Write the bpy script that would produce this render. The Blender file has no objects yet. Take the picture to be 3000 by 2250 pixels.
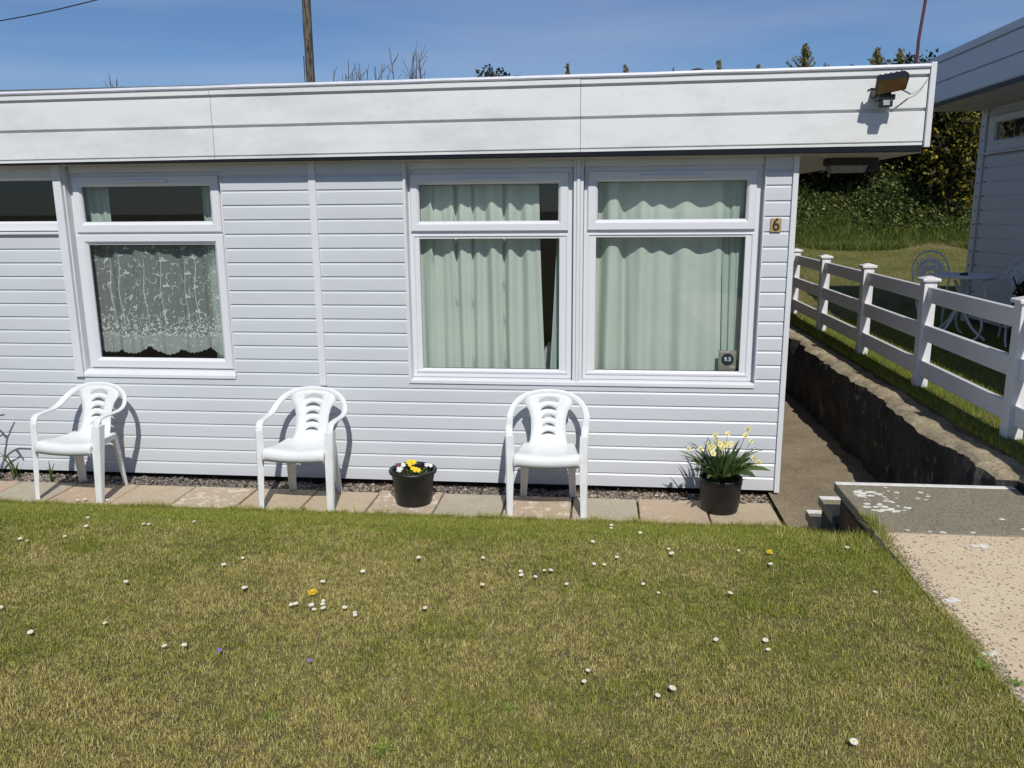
import bpy, math, random
import numpy as np
from mathutils import Vector, Matrix, noise as mnoise
R = math.radians
rng = np.random.default_rng(7)
rnd = random.Random(11)
scene = bpy.context.scene
col = scene.collection

# ------------------------------------------------------------------ camera, world, sun, exposure
yaw, pit, roll = -0.11015568, 0.20946606, -0.00782005
fw = Vector((math.sin(yaw)*math.cos(pit), math.cos(yaw)*math.cos(pit), -math.sin(pit)))
rt = Vector((math.cos(yaw), -math.sin(yaw), 0)); up = rt.cross(fw)
r2 = rt*math.cos(roll) + up*math.sin(roll); u2 = up*math.cos(roll) - rt*math.sin(roll)
cam = bpy.data.cameras.new('camera'); camo = bpy.data.objects.new('camera', cam); col.objects.link(camo)
cam.sensor_width = 36; cam.lens = 28.882; cam.clip_end = 2000; cam.clip_start = 0.05
M = Matrix((r2, u2, -fw)).transposed().to_4x4(); M.translation = Vector((0, 0, 2.15))
camo.matrix_world = M; scene.camera = camo

world = bpy.data.worlds.new('World'); scene.world = world; world.use_nodes = True
wn = world.node_tree; wn.nodes.clear()
SUN = Vector((0.235, -1.0, 1.10)).normalized()
sky = wn.nodes.new('ShaderNodeTexSky'); sky.sky_type = 'NISHITA'; sky.sun_disc = False
sky.sun_elevation = math.asin(SUN.z); sky.sun_rotation = math.atan2(SUN.x, SUN.y)
sky.air_density = 1.0; sky.dust_density = 0.1; sky.ozone_density = 4.5
tc = wn.nodes.new('ShaderNodeTexCoord'); mp = wn.nodes.new('ShaderNodeMapping')
mp.inputs['Rotation'].default_value = (0.15, 0.62, 0.3); mp.inputs['Scale'].default_value = (1.3, 1.5, 11.0)
cn = wn.nodes.new('ShaderNodeTexNoise'); cn.inputs['Scale'].default_value = 1.5; cn.inputs['Detail'].default_value = 5
cn.inputs['Roughness'].default_value = 0.45
cr = wn.nodes.new('ShaderNodeValToRGB'); cr.color_ramp.elements[0].position = .42; cr.color_ramp.elements[1].position = .74
cr.color_ramp.elements[1].color = (.26, .26, .26, 1); cr.color_ramp.elements[0].color = (0, 0, 0, 1)
mx = wn.nodes.new('ShaderNodeMixRGB'); mx.inputs[2].default_value = (7.5, 7.6, 9.0, 1)
bg = wn.nodes.new('ShaderNodeBackground'); bg.inputs[1].default_value = 0.075
wo = wn.nodes.new('ShaderNodeOutputWorld')
L = wn.links.new
L(tc.outputs['Generated'], mp.inputs[0]); L(mp.outputs[0], cn.inputs[0]); L(cn.outputs[0], cr.inputs[0])
tn_ = wn.nodes.new('ShaderNodeMixRGB'); tn_.blend_type = 'MULTIPLY'; tn_.inputs[0].default_value = 1; tn_.inputs[2].default_value = (.74, .88, 1.06, 1)
L(sky.outputs[0], tn_.inputs[1]); L(cr.outputs[0], mx.inputs[0]); L(tn_.outputs[0], mx.inputs[1]); L(mx.outputs[0], bg.inputs[0]); L(bg.outputs[0], wo.inputs[0])

sl = bpy.data.lights.new('sun', 'SUN'); sl.energy = 3.85; sl.angle = R(0.53); sl.color = (1, .965, .90)
so = bpy.data.objects.new('sun', sl); col.objects.link(so); so.location = SUN*30
so.rotation_euler = (-SUN).to_track_quat('-Z', 'Y').to_euler()
scene.view_settings.view_transform = 'Standard'; scene.view_settings.look = 'None'
scene.view_settings.exposure = 0.0; scene.view_settings.gamma = 1.0
scene.cycles.max_bounces = 8; scene.cycles.transparent_max_bounces = 24

# ------------------------------------------------------------------ materials
MATS = {}
class NT:
    def __init__(s, name):
        s.m = bpy.data.materials.new(name); s.m.use_nodes = True; s.t = s.m.node_tree; s.n = s.t.nodes
        s.b = s.n['Principled BSDF']; s.out = s.n['Material Output']
        s.tc = s.n.new('ShaderNodeTexCoord')
    def new(s, k, **kw):
        n = s.n.new(k)
        for a, v in kw.items():
            if a in n.inputs: n.inputs[a].default_value = v
            else: setattr(n, a, v)
        return n
    def link(s, a, b): s.t.links.new(a, b)
    def noise(s, scale, detail=4, rough=.55, stretch=None):
        n = s.new('ShaderNodeTexNoise'); n.inputs['Scale'].default_value = scale
        n.inputs['Detail'].default_value = detail; n.inputs['Roughness'].default_value = rough
        src = s.tc.outputs['Object']
        if stretch:
            m = s.new('ShaderNodeMapping'); m.inputs['Scale'].default_value = stretch; s.link(src, m.inputs[0]); src = m.outputs[0]
        s.link(src, n.inputs[0]); return n.outputs[0]
    def voro(s, scale, out='Distance', feature='F1', stretch=None):
        n = s.new('ShaderNodeTexVoronoi'); n.feature = feature; n.inputs['Scale'].default_value = scale
        src = s.tc.outputs['Object']
        if stretch:
            m = s.new('ShaderNodeMapping'); m.inputs['Scale'].default_value = stretch; s.link(src, m.inputs[0]); src = m.outputs[0]
        s.link(src, n.inputs[0]); return n.outputs[out]
    def ramp(s, fac, stops):
        r = s.new('ShaderNodeValToRGB'); e = r.color_ramp.elements
        while len(e) < len(stops): e.new(.5)
        for i, (p, c) in enumerate(stops):
            e[i].position = p; e[i].color = (*c, 1) if len(c) == 3 else c
        s.link(fac, r.inputs[0]); return r.outputs[0]
    def mix(s, f, a, b, mode='MIX'):
        m = s.new('ShaderNodeMixRGB'); m.blend_type = mode
        for i, v in enumerate((f, a, b)):
            if hasattr(v, 'type') and hasattr(v, 'node'): s.link(v, m.inputs[i])
            elif i == 0: m.inputs[0].default_value = v
            else: m.inputs[i].default_value = (*v, 1)
        return m.outputs[0]
    def bump(s, h, st=.3, dist=.01):
        b = s.new('ShaderNodeBump'); b.inputs['Strength'].default_value = st; b.inputs['Distance'].default_value = dist
        s.link(h, b.inputs['Height']); s.link(b.outputs[0], s.b.inputs['Normal']); return b
    def col(s, c):
        if hasattr(c, 'node'): s.link(c, s.b.inputs['Base Color'])
        else: s.b.inputs['Base Color'].default_value = (*c, 1)
    def rough(s, v): s.b.inputs['Roughness'].default_value = v
G3 = lambda v: (v, v, v)
def paint(name, c, dirt=(.4, .38, .34), amt=.25, rough=.4, scale=3.0, stretch=(1, 1, 1), bump=0.05, grain=None):
    t = NT(name)
    f = t.ramp(t.noise(scale, 8, .65, stretch), [(.44, G3(0)), (.74, G3(amt))])
    f2 = t.ramp(t.noise(scale*9, 4, .6), [(.62, G3(0)), (.8, G3(amt*.6))])
    c1 = t.mix(f, c, dirt); c1 = t.mix(f2, c1, dirt)
    t.col(c1); t.rough(rough)
    t.bump(t.noise(40, 3, .5, grain or (1, 1, 1)), bump, .004); MATS[name] = t.m; return t.m
white_clad = paint('white_cladding', (.585, .61, .645), (.42, .42, .40), .22, .38, 2.2, (.4, 1, 2.2), .10, (.6, 1, 9))
white_fascia = paint('white_fascia_paint', (.735, .745, .74), (.40, .39, .40), .46, .5, 2.3, (.55, 1, 1.5), .12, (.5, 1, 6))
white_trim = paint('white_trim_plastic', (.68, .69, .71), (.45, .44, .42), .2, .35, 4)
white_frame = paint('white_window_frame', (.685, .695, .725), (.5, .5, .5), .10, .28, 4, bump=.02)
roof_edge = paint('lavender_white_roof_edge', (.64, .65, .70), (.36, .36, .38), .4, .45, 5, (1, 1, 3))
white_vinyl = paint('white_fence_vinyl', (.74, .735, .75), (.45, .45, .40), .15, .35, 5)
chair_white = paint('white_chair_plastic', (.76, .775, .775), (.50, .48, .40), .30, .38, 7, bump=.04)
soffit_m = paint('cream_soffit', (.52, .50, .42), (.25, .24, .19), .6, .6, 5, (1, 1, 1))
nosing_m = paint('white_nosing_paint', (.78, .77, .73), (.30, .28, .25), .5, .7, 22, bump=.4)
far_clad = paint('neighbour_cladding', (.62, .645, .68), (.42, .42, .42), .2, .45, 2.5, (1, .4, 2), .1)
cast_white = paint('cast_metal_white', (.76, .79, .82), (.35, .35, .33), .3, .45, 12)

t = NT('black_felt'); f = t.ramp(t.noise(7, 6, .7, (.35, 1, 3)), [(.66, (.010, .012, .017)), (.72, (.5, .5, .5))])
t.col(f); t.rough(.9); t.b.inputs['Specular IOR Level'].default_value = .15; felt = t.m
def plain(name, c, rough=.5, metal=0, spec=None):
    t = NT(name); f = t.noise(30, 4); c2 = tuple(v*.72 for v in c)
    t.col(t.mix(t.ramp(f, [(.35, G3(0)), (.7, G3(1))]), c, c2)); t.rough(rough); t.b.inputs['Metallic'].default_value = metal
    t.bump(f, .08, .003); MATS[name] = t.m; return t.m
dark_void = plain('dark_underfloor', (.02, .018, .015), .9)
black_plastic = plain('black_plastic', (.011, .012, .013), .45)
roof_felt = plain('grey_roof_felt', (.12, .12, .12), .9)
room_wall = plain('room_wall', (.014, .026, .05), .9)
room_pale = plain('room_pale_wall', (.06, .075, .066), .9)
brass = plain('brass_plate', (.52, .38, .17), .42, .25)
brown_ink = plain('brown_numeral', (.035, .012, .008), .5)
navy = plain('navy_disc', (.012, .028, .055), .35)
card = plain('grey_brown_card', (.25, .24, .19), .6)
white_ink = plain('white_lettering', (.72, .74, .74), .5)
grey_lens = plain('grey_sensor_lens', (.42, .44, .48), .3)
diffuser = plain('cream_diffuser', (.30, .31, .26), .4)
soil = plain('dark_soil', (.035, .024, .016), .95)
rusty = plain('red_brown_pipe', (.11, .03, .035), .6)
cable_m = plain('dark_cable', (.02, .02, .022), .6)
rust_board = plain('rusty_brown_board', (.13, .055, .022), .9)
lichen_m = plain('pale_lichen', (.82, .79, .70), .9)
sofa_m = plain('pale_sofa_fabric', (.45, .47, .5), .9)

t = NT('flood_glass')
g = t.new('ShaderNodeSeparateXYZ'); t.link(t.tc.outputs['Generated'], g.inputs[0])
t.col(t.mix(t.ramp(t.noise(14, 5, .7), [(.3, G3(0)), (.7, G3(1))]), (.30, .23, .10), (.30, .11, .025))); t.rough(.18); flood_glass = t.m

def glassmat(name, tint=(.94, .955, .95), k=.95):
    t = NT(name); t.n.remove(t.b)
    tr = t.new('ShaderNodeBsdfTransparent'); tr.inputs[0].default_value = (*tint, 1)
    gl = t.new('ShaderNodeBsdfGlossy'); gl.inputs['Roughness'].default_value = .0
    lw = t.new('ShaderNodeLayerWeight'); lw.inputs[0].default_value = .5
    pw = t.new('ShaderNodeMath', operation='POWER'); pw.inputs[1].default_value = 5; t.link(lw.outputs['Facing'], pw.inputs[0])
    fr = t.new('ShaderNodeMath', operation='MULTIPLY_ADD'); fr.inputs[1].default_value = .95; fr.inputs[2].default_value = .05; t.link(pw.outputs[0], fr.inputs[0])
    mul = t.new('ShaderNodeMath', operation='MULTIPLY'); mul.inputs[1].default_value = 1.6*k
    mxs = t.new('ShaderNodeMixShader')
    t.link(fr.outputs[0], mul.inputs[0]); t.link(mul.outputs[0], mxs.inputs[0]); t.link(tr.outputs[0], mxs.inputs[1]); t.link(gl.outputs[0], mxs.inputs[2])
    t.link(mxs.outputs[0], t.out.inputs[0]); return t.m
glass = glassmat('window_glass')

def leafmat(name, ca, cb, cc, trans=.35, rough=.5):
    """per-leaf random tint read from the 'tint' attribute, blended with slow patches"""
    t = NT(name)
    at = t.new('ShaderNodeAttribute'); at.attribute_name = 'tint'
    c = t.ramp(at.outputs['Fac'], [(0, ca), (.55, cb), (1, cc)])
    t.col(c); t.rough(rough)
    tl = t.new('ShaderNodeBsdfTranslucent'); t.link(c, tl.inputs[0])
    ms = t.new('ShaderNodeMixShader'); ms.inputs[0].default_value = trans
    t.link(t.b.outputs[0], ms.inputs[1]); t.link(tl.outputs[0], ms.inputs[2]); t.link(ms.outputs[0], t.out.inputs[0])
    t.b.inputs['Specular IOR Level'].default_value = .3
    return t.m
hedge_leaf = leafmat('hedge_leaf', (.005, .009, .004), (.014, .022, .007), (.13, .14, .04), .15)
yellow_leaf = leafmat('golden_leaf', (.008, .013, .004), (.045, .05, .010), (.42, .34, .04), .25)
cypress_leaf = leafmat('cypress_sprig', (.07, .08, .025), (.22, .21, .08), (.42, .34, .16), .3)
daff_leaf = leafmat('strap_leaf', (.035, .065, .022), (.075, .13, .04), (.17, .24, .08), .3, .4)
sprout_leaf = leafmat('sprout_leaf', (.05, .10, .02), (.10, .16, .03), (.22, .22, .05), .3, .4)
long_grass = leafmat('long_grass_blade', (.05, .09, .012), (.12, .19, .025), (.30, .30, .10), .35)
weed_leaf = leafmat('weed_leaf', (.12, .20, .03), (.20, .29, .05), (.30, .38, .10), .3)
twig_m = plain('grey_twig', (.12, .09, .075), .9)
bark_m = plain('dark_bark', (.05, .04, .03), .95)
yellow_petal = plain('yellow_petal', (.88, .62, .015), .6)
lemon_petal = plain('lemon_petal', (.80, .76, .36), .6)
trumpet_petal = plain('trumpet_petal', (.80, .62, .10), .6)
white_petal = plain('white_petal', (.80, .80, .78), .6)
purple_petal = plain('violet_petal', (.20, .13, .45), .6)
maroon_petal = plain('maroon_petal', (.16, .05, .075), .6)
stem_m = plain('green_stem', (.08, .14, .03), .6)

def grassmat(name, greens, straws, bias=.5, bank=False):
    t = NT(name)
    at = t.new('ShaderNodeAttribute'); at.attribute_name = 'tint'
    g = t.ramp(at.outputs['Fac'], [(0, greens[0]), (.5, greens[1]), (1, greens[2])])
    s = t.ramp(at.outputs['Fac'], [(0, straws[0]), (.5, straws[1]), (1, straws[2])])
    n = t.noise(1.3, 3, .6); n2 = t.noise(7.5, 5, .65)
    nn = t.new('ShaderNodeMath', operation='ADD'); t.link(n, nn.inputs[0]); t.link(n2, nn.inputs[1])
    hf = t.new('ShaderNodeMath', operation='MULTIPLY'); hf.inputs[1].default_value = .5; t.link(nn.outputs[0], hf.inputs[0])
    at2 = t.new('ShaderNodeAttribute'); at2.attribute_name = 'dry'
    ad = t.new('ShaderNodeMath', operation='ADD'); t.link(hf.outputs[0], ad.inputs[0]); t.link(at2.outputs['Fac'], ad.inputs[1])
    f = t.ramp(ad.outputs[0], [(bias-.10, G3(0)), (bias+.12, G3(1))])
    c = t.mix(f, g, s); t.col(c); t.rough(.55); t.b.inputs['Specular IOR Level'].default_value = .25
    tl = t.new('ShaderNodeBsdfTranslucent'); t.link(c, tl.inputs[0])
    ms = t.new('ShaderNodeMixShader'); ms.inputs[0].default_value = .3
    t.link(t.b.outputs[0], ms.inputs[1]); t.link(tl.outputs[0], ms.inputs[2]); t.link(ms.outputs[0], t.out.inputs[0])
    return t.m
GREENS = ((.105, .145, .018), (.26, .30, .042), (.50, .49, .12))
STRAWS = ((.27, .22, .06), (.55, .47, .16), (.85, .73, .36))
lawn_m = grassmat('lawn_blades', GREENS, STRAWS, .53)
far_lawn_m = grassmat('far_lawn_blades', ((.09, .15, .012), (.22, .30, .024), (.38, .43, .07)), ((.12, .11, .025), (.22, .20, .045), (.36, .32, .09)), .60)

# ground under the grass
t = NT('turf_soil')
c = t.mix(t.ramp(t.noise(60, 5, .7), [(.35, G3(0)), (.65, G3(1))]), (.045, .043, .012), (.16, .13, .05))
c = t.mix(t.ramp(t.noise(1.6, 3), [(.4, G3(0)), (.65, G3(.6))]), c, (.20, .155, .07))
t.col(c); t.rough(.95); t.bump(t.noise(90, 4), .8, .01); turf = t.m

def concrete(name, base, alt, speck, specksc=70, specamt=.5, spots=None, rough=.9, bump=.5, big=2.0, pts=(.13, .22)):
    t = NT(name)
    c = t.mix(t.ramp(t.noise(big, 6, .65), [(.35, G3(0)), (.7, G3(1))]), base, alt)
    c = t.mix(t.ramp(t.noise(210, 3, .7), [(.38, G3(.60)), (.58, G3(0))]), c, tuple(v*.42 for v in base))
    c = t.mix(t.ramp(t.noise(120, 3, .6), [(.50, G3(0)), (.66, G3(.45))]), c, tuple(min(.85, v*1.35) for v in base))
    c = t.mix(t.ramp(t.noise(big*5, 5, .7), [(.52, G3(0)), (.70, G3(.4))]), c, tuple(v*.62 for v in alt))
    w = t.noise(specksc*.8, 2)
    vv = t.voro(specksc, stretch=(1, .75, 1))
    md = t.new('ShaderNodeMath', operation='MULTIPLY'); t.link(vv, md.inputs[0]); t.link(t.ramp(w, [(.35, G3(.5)), (.6, G3(1.6))]), md.inputs[1])
    c = t.mix(t.ramp(md.outputs[0], [(pts[0], G3(specamt)), (pts[1], G3(0))]), c, speck)
    if spots:
        c = t.mix(t.ramp(t.noise(spots[0], 6, .75), [(spots[1], G3(0)), (spots[1]+.04, G3(.9))]), c, spots[2])
    t.col(c); t.rough(rough); t.bump(t.noise(160, 5, .7), bump, .006); return t.m
path_m = concrete('pink_aggregate_concrete', (.78, .65, .44), (.74, .54, .37), (.20, .145, .09), 58, .85, (5, .69, (.70, .68, .64)), big=3.2, pts=(.17, .32))
landing_m = concrete('grey_antislip_concrete', (.265, .235, .165), (.32, .285, .20), (.07, .062, .045), 95, .75, (14, .74, (.55, .53, .48)), big=5, pts=(.2, .42))
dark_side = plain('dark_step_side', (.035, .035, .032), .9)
side_path_m = concrete('brown_worn_concrete', (.30, .24, .155), (.15, .118, .072), (.50, .42, .30), 55, .6, (1.6, .70, (.07, .05, .035)), big=2.6)
def slabmat(name, a, b, spots=.63):
    return concrete(name, a, b, (.30, .26, .20), 60, .25, (11, spots, (.66, .60, .50)), big=6)
slab_mats = [slabmat('pink_slab', (.56, .40, .27), (.50, .43, .33), .60), slabmat('buff_slab', (.56, .46, .32), (.50, .39, .27), .63),
             slabmat('lichened_slab', (.52, .42, .30), (.52, .38, .26), .53), slabmat('grey_slab', (.50, .44, .33), (.43, .36, .28), .64)]
def wallstone():
    t = NT('rough_wall_stone')
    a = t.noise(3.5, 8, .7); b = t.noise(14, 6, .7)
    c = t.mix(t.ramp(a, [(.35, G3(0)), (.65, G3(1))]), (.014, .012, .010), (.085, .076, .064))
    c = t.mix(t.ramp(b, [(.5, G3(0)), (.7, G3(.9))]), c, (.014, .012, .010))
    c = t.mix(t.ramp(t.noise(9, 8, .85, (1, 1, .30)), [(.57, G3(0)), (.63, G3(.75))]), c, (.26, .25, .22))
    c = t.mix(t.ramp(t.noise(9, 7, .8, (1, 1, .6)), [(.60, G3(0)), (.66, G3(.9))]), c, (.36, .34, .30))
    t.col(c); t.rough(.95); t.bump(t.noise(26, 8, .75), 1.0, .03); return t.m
wall_stone = wallstone()
t = NT('wall_coping')
c = t.mix(t.ramp(t.noise(5, 7, .7), [(.3, G3(0)), (.65, G3(1))]), (.54, .45, .30), (.24, .19, .12))
c = t.mix(t.ramp(t.noise(18, 6, .75), [(.60, G3(0)), (.66, G3(.8))]), c, (.62, .57, .46)); c = t.mix(t.ramp(t.noise(40, 6, .8), [(.54, G3(0)), (.64, G3(.8))]), c, (.09, .075, .05)); t.col(c); t.rough(.95)
t.bump(t.noise(35, 7, .7), .9, .02); coping_m = t.m
t = NT('pebbles')
at = t.new('ShaderNodeAttribute'); at.attribute_name = 'tint'
c = t.ramp(at.outputs['Fac'], [(0, (.05, .048, .046)), (.3, (.13, .12, .115)), (.55, (.24, .19, .145)), (.78, (.30, .20, .14)), (.95, (.38, .33, .27)), (1, (.62, .6, .55))])
t.col(t.mix(t.ramp(t.noise(120, 4), [(.4, G3(0)), (.7, G3(.4))]), c, (.3, .28, .25))); t.rough(.8); pebble_m = t.m
t = NT('timber_pole')
c = t.mix(t.ramp(t.noise(9, 7, .75, (3, 3, .35)), [(.42, G3(0)), (.58, G3(1))]), (.022, .018, .013), (.20, .17, .13))
t.col(c); t.rough(.95); t.bump(t.noise(12, 5, .7, (3, 3, .3)), 1, .03); pole_m = t.m

def fabric(name, c, alpha=None, trans=.35):
    t = NT(name)
    cc = t.mix(t.ramp(t.noise(3, 4, .6), [(.35, G3(0)), (.7, G3(.35))]), c, tuple(v*.8 for v in c)); t.col(cc); t.rough(.9)
    t.bump(t.noise(300, 2), .15, .001)
    tl = t.new('ShaderNodeBsdfTranslucent'); t.link(cc, tl.inputs[0])
    ms = t.new('ShaderNodeMixShader'); ms.inputs[0].default_value = trans
    t.link(t.b.outputs[0], ms.inputs[1]); t.link(tl.outputs[0], ms.inputs[2]); last = ms.outputs[0]
    if alpha is not None:
        tr = t.new('ShaderNodeBsdfTransparent'); m2 = t.new('ShaderNodeMixShader')
        m2.inputs[0].default_value = alpha; t.link(tr.outputs[0], m2.inputs[1]); t.link(last, m2.inputs[2]); last = m2.outputs[0]
    t.link(last, t.out.inputs[0]); return t.m
curtain_m = fabric('sage_green_curtain', (.76, .86, .77))
curtain_side = fabric('pale_green_side_curtain', (.58, .72, .64))
net_m = fabric('sheer_net', (.70, .78, .74), .37, .3)
net_hem = fabric('dense_net_hem', (.74, .82, .78), .58, .3)
net_motif = fabric('embroidered_motif', (.84, .90, .87), .80, .3)

# ------------------------------------------------------------------ mesh builder and object helpers
ORI = {}
class MB:
    def __init__(s): s.v = []; s.f = []; s.mi = []; s.cur = 0; s.sm = []; s.smooth = False
    def add(s, vs, fs):
        o = len(s.v); s.v += [tuple(p) for p in vs]
        for f in fs: s.f.append(tuple(o+i for i in f)); s.mi.append(s.cur); s.sm.append(s.smooth)
        return s
    def box(s, x0, x1, y0, y1, z0, z1):
        return s.add([(x0,y0,z0),(x1,y0,z0),(x1,y1,z0),(x0,y1,z0),(x0,y0,z1),(x1,y0,z1),(x1,y1,z1),(x0,y1,z1)],
                     [(0,3,2,1),(4,5,6,7),(0,1,5,4),(1,2,6,5),(2,3,7,6),(3,0,4,7)])
    def bbox(s, x0, x1, y0, y1, z0, z1, b=.004):
        """box with chamfered front/top edges"""
        pts = []
        for (zz, i) in ((z0, 0), (z1-b, 0), (z1, b)):
            pts += [(x0+i, y0+i, zz), (x1-i, y0+i, zz), (x1-i, y1-i, zz), (x0+i, y1-i, zz)]
        fs = [(0,3,2,1), (8,9,10,11)]
        for k in (0, 4):
            for i in range(4): fs.append((k+i, k+(i+1) % 4, k+4+(i+1) % 4, k+4+i))
        return s.add(pts, fs)
    def loops(s, L_, closed=True, cap0=False, cap1=False):
        n = len(L_[0]); vs = [p for l in L_ for p in l]; fs = []
        for k in range(len(L_)-1):
            for i in range(n if closed else n-1):
                j = (i+1) % n; fs.append((k*n+i, k*n+j, (k+1)*n+j, (k+1)*n+i))
        if cap0: fs.append(tuple(range(n-1, -1, -1)))
        if cap1: fs.append(tuple((len(L_)-1)*n+i for i in range(n)))
        return s.add(vs, fs)
    def extx(s, prof, x0, x1):
        return s.loops([[(x0, y, z) for y, z in prof], [(x1, y, z) for y, z in prof]], closed=False)
    def tube(s, pts, rad, n=8, cap=True):
        L_ = []; pts = [Vector(p) for p in pts]; pr = None
        for i, p in enumerate(pts):
            d = (pts[min(i+1, len(pts)-1)]-pts[max(i-1, 0)]).normalized()
            if pr is None: a = d.orthogonal().normalized()
            else: a = (pr-d*pr.dot(d)).normalized()
            pr = a; b = d.cross(a); r = rad[i] if hasattr(rad, '__len__') else rad
            L_.append([p+(a*math.cos(2*math.pi*k/n)+b*math.sin(2*math.pi*k/n))*r for k in range(n)])
        return s.loops(L_, True, cap, cap)
    def lathe(s, prof, c=(0, 0, 0), n=40):
        return s.loops([[(c[0]+r*math.cos(2*math.pi*k/n), c[1]+r*math.sin(2*math.pi*k/n), c[2]+z) for k in range(n)] for r, z in prof])
    def ring(s, o, i, prof):
        """o,i = (x0,x1,z0,z1); prof = [(t,y)] from the outer to the inner rectangle: mitred frame"""
        L_ = []
        for t_, y in prof:
            r_ = [o[k]+(i[k]-o[k])*t_ for k in range(4)]
            L_.append([(r_[0], y, r_[2]), (r_[1], y, r_[2]), (r_[1], y, r_[3]), (r_[0], y, r_[3])])
        return s.loops(L_)
    def build(s, name, mats, parent=None, **kw):
        return mk(name, s.v, s.f, mats, parent, s.mi, s.sm, **kw)
def mk(name, v, f, mats, parent=None, mi=None, sm=None, bevel=0, solid=0, sub=0, fixn=True, **tg):
    me = bpy.data.meshes.new(name)
    o0 = Vector(ORI.get(parent.name, (0, 0, 0))) if parent else Vector((0, 0, 0))
    me.from_pydata([Vector(p)-o0 for p in v], [], f)
    if not isinstance(mats, (list, tuple)): mats = [mats]
    for m in mats: me.materials.append(m)
    if mi and max(mi) > 0: me.polygons.foreach_set('material_index', mi)
    if sm and any(sm): me.polygons.foreach_set('use_smooth', sm)
    if fixn:
        import bmesh
        bm = bmesh.new(); bm.from_mesh(me); bmesh.ops.remove_doubles(bm, verts=bm.verts, dist=1e-5)
        bmesh.ops.recalc_face_normals(bm, faces=bm.faces); bm.to_mesh(me); bm.free()
    me.update()
    ob = bpy.data.objects.new(name, me); col.objects.link(ob)
    if parent: ob.parent = parent; ORI[ob.name] = tuple(o0)
    if solid: md = ob.modifiers.new('solid', 'SOLIDIFY'); md.thickness = solid; md.offset = 0
    if bevel: md = ob.modifiers.new('bevel', 'BEVEL'); md.width = bevel; md.segments = 2; md.limit_method = 'ANGLE'
    if sub: md = ob.modifiers.new('sub', 'SUBSURF'); md.levels = sub; md.render_levels = sub
    tag(ob, **tg); return ob
def tag(ob, label=None, cat=None, group=None, kind=None):
    if label: ob['label'] = label
    if cat: ob['category'] = cat
    if group: ob['group'] = group
    if kind: ob['kind'] = kind
    return ob
def thing(name, loc, label, cat, group=None, rz=0, local=False):
    o = bpy.data.objects.new(name, None); o.empty_display_size = .1; col.objects.link(o)
    o.location = loc; o.rotation_euler.z = rz; ORI[o.name] = (0, 0, 0) if local else tuple(loc)
    return tag(o, label, cat, group)
def dup(root, loc, rz=None, label=None, scale=None):
    def cp(o, p):
        c_ = o.copy(); col.objects.link(c_)
        if p: c_.parent = p
        for ch in o.children: cp(ch, c_)
        return c_
    r_ = cp(root, None); r_.location = loc
    if rz is not None: r_.rotation_euler = (0, 0, rz)
    if scale: r_.scale = (scale,)*3
    if label: r_['label'] = label
    return r_
def raw(name, verts, nper, tint, mat, parent=None, dry=None, faces=None, **tg):
    """fast numpy mesh: verts (N,k,3); faces template list of tuples on k verts"""
    N, k, _ = verts.shape
    me = bpy.data.meshes.new(name); me.vertices.add(N*k)
    if parent: verts = verts-np.array(ORI[parent.name])
    me.vertices.foreach_set('co', verts.reshape(-1).astype(np.float32))
    lens = [len(f) for f in faces]; tot = sum(lens)
    base = np.concatenate([np.array(f) for f in faces])
    li = (base[None, :]+(np.arange(N)*k)[:, None]).reshape(-1).astype(np.int32)
    me.loops.add(N*tot); me.loops.foreach_set('vertex_index', li)
    st = np.concatenate([[0], np.cumsum(lens)[:-1]])
    ls = (st[None, :]+(np.arange(N)*tot)[:, None]).reshape(-1).astype(np.int32)
    me.polygons.add(N*len(faces)); me.polygons.foreach_set('loop_start', ls)
    me.polygons.foreach_set('loop_total', np.tile(np.array(lens, np.int32), N))
    a = me.attributes.new('tint', 'FLOAT', 'POINT'); a.data.foreach_set('value', np.repeat(tint, k).astype(np.float32))
    if dry is not None:
        a = me.attributes.new('dry', 'FLOAT', 'POINT'); a.data.foreach_set('value', np.repeat(dry, k).astype(np.float32))
    me.materials.append(mat); me.update(calc_edges=True); me.validate()
    ob = bpy.data.objects.new(name, me); col.objects.link(ob)
    if parent: ob.parent = parent
    return tag(ob, **tg)
def catmull(P, n=8):
    P = [Vector(p) for p in P]; Q = [P[0]*2-P[1]]+P+[P[-1]*2-P[-2]]; out = []
    for i in range(1, len(Q)-2):
        for k in range(n):
            u = k/n; a, b, c_, d = Q[i-1:i+3]
            out.append(.5*((2*b)+(c_-a)*u+(2*a-5*b+4*c_-d)*u*u+(3*b-a-3*c_+d)*u**3))
    out.append(P[-1]); return out

# ------------------------------------------------------------------ ground
HP = np.array([(-60, 1.2), (-8, .66), (0, .6), (3.0, .6), (3.5, .59), (3.75, .57), (3.95, .53), (4.17, .45), (4.43, .355), (4.73, .255), (4.9, .19), (5.3, .05), (5.47, 0.0), (5.5, -.03), (14, -.03), (18, 1.3)])
BP = np.array([(18, 1.3), (19.6, 2.5), (24, 4.4), (40, 4.8), (400, 6)])
def far_z(y): return np.interp(y, BP[:, 0], BP[:, 1])
def gz(x, y):
    x = np.asarray(x, float); y = np.asarray(y, float)
    left = np.interp(y, HP[:, 0], HP[:, 1])
    mid = np.where(y < 3.9, .5, np.where(y < 5.35, .0, -.03)); mid = np.where(y > 14, np.interp(y, [14, 18], [-.03, 1.3]), mid)
    right = np.where(y < 11, .735, .735+(y-11)*.0807)
    z = np.where(x < 1.352, left, np.where(x < 2.43, mid, right))
    z = np.where(y > 18, far_z(y), z)
    return z+np.where(y < 3.9, 0, 0)
xs = np.unique(np.concatenate([np.linspace(-300, -12, 12), np.linspace(-12, 1.3, 45), [1.345, 1.355, 1.6, 2.0, 2.425, 2.435], np.linspace(2.5, 14, 24), np.linspace(16, 300, 12)]))
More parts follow.
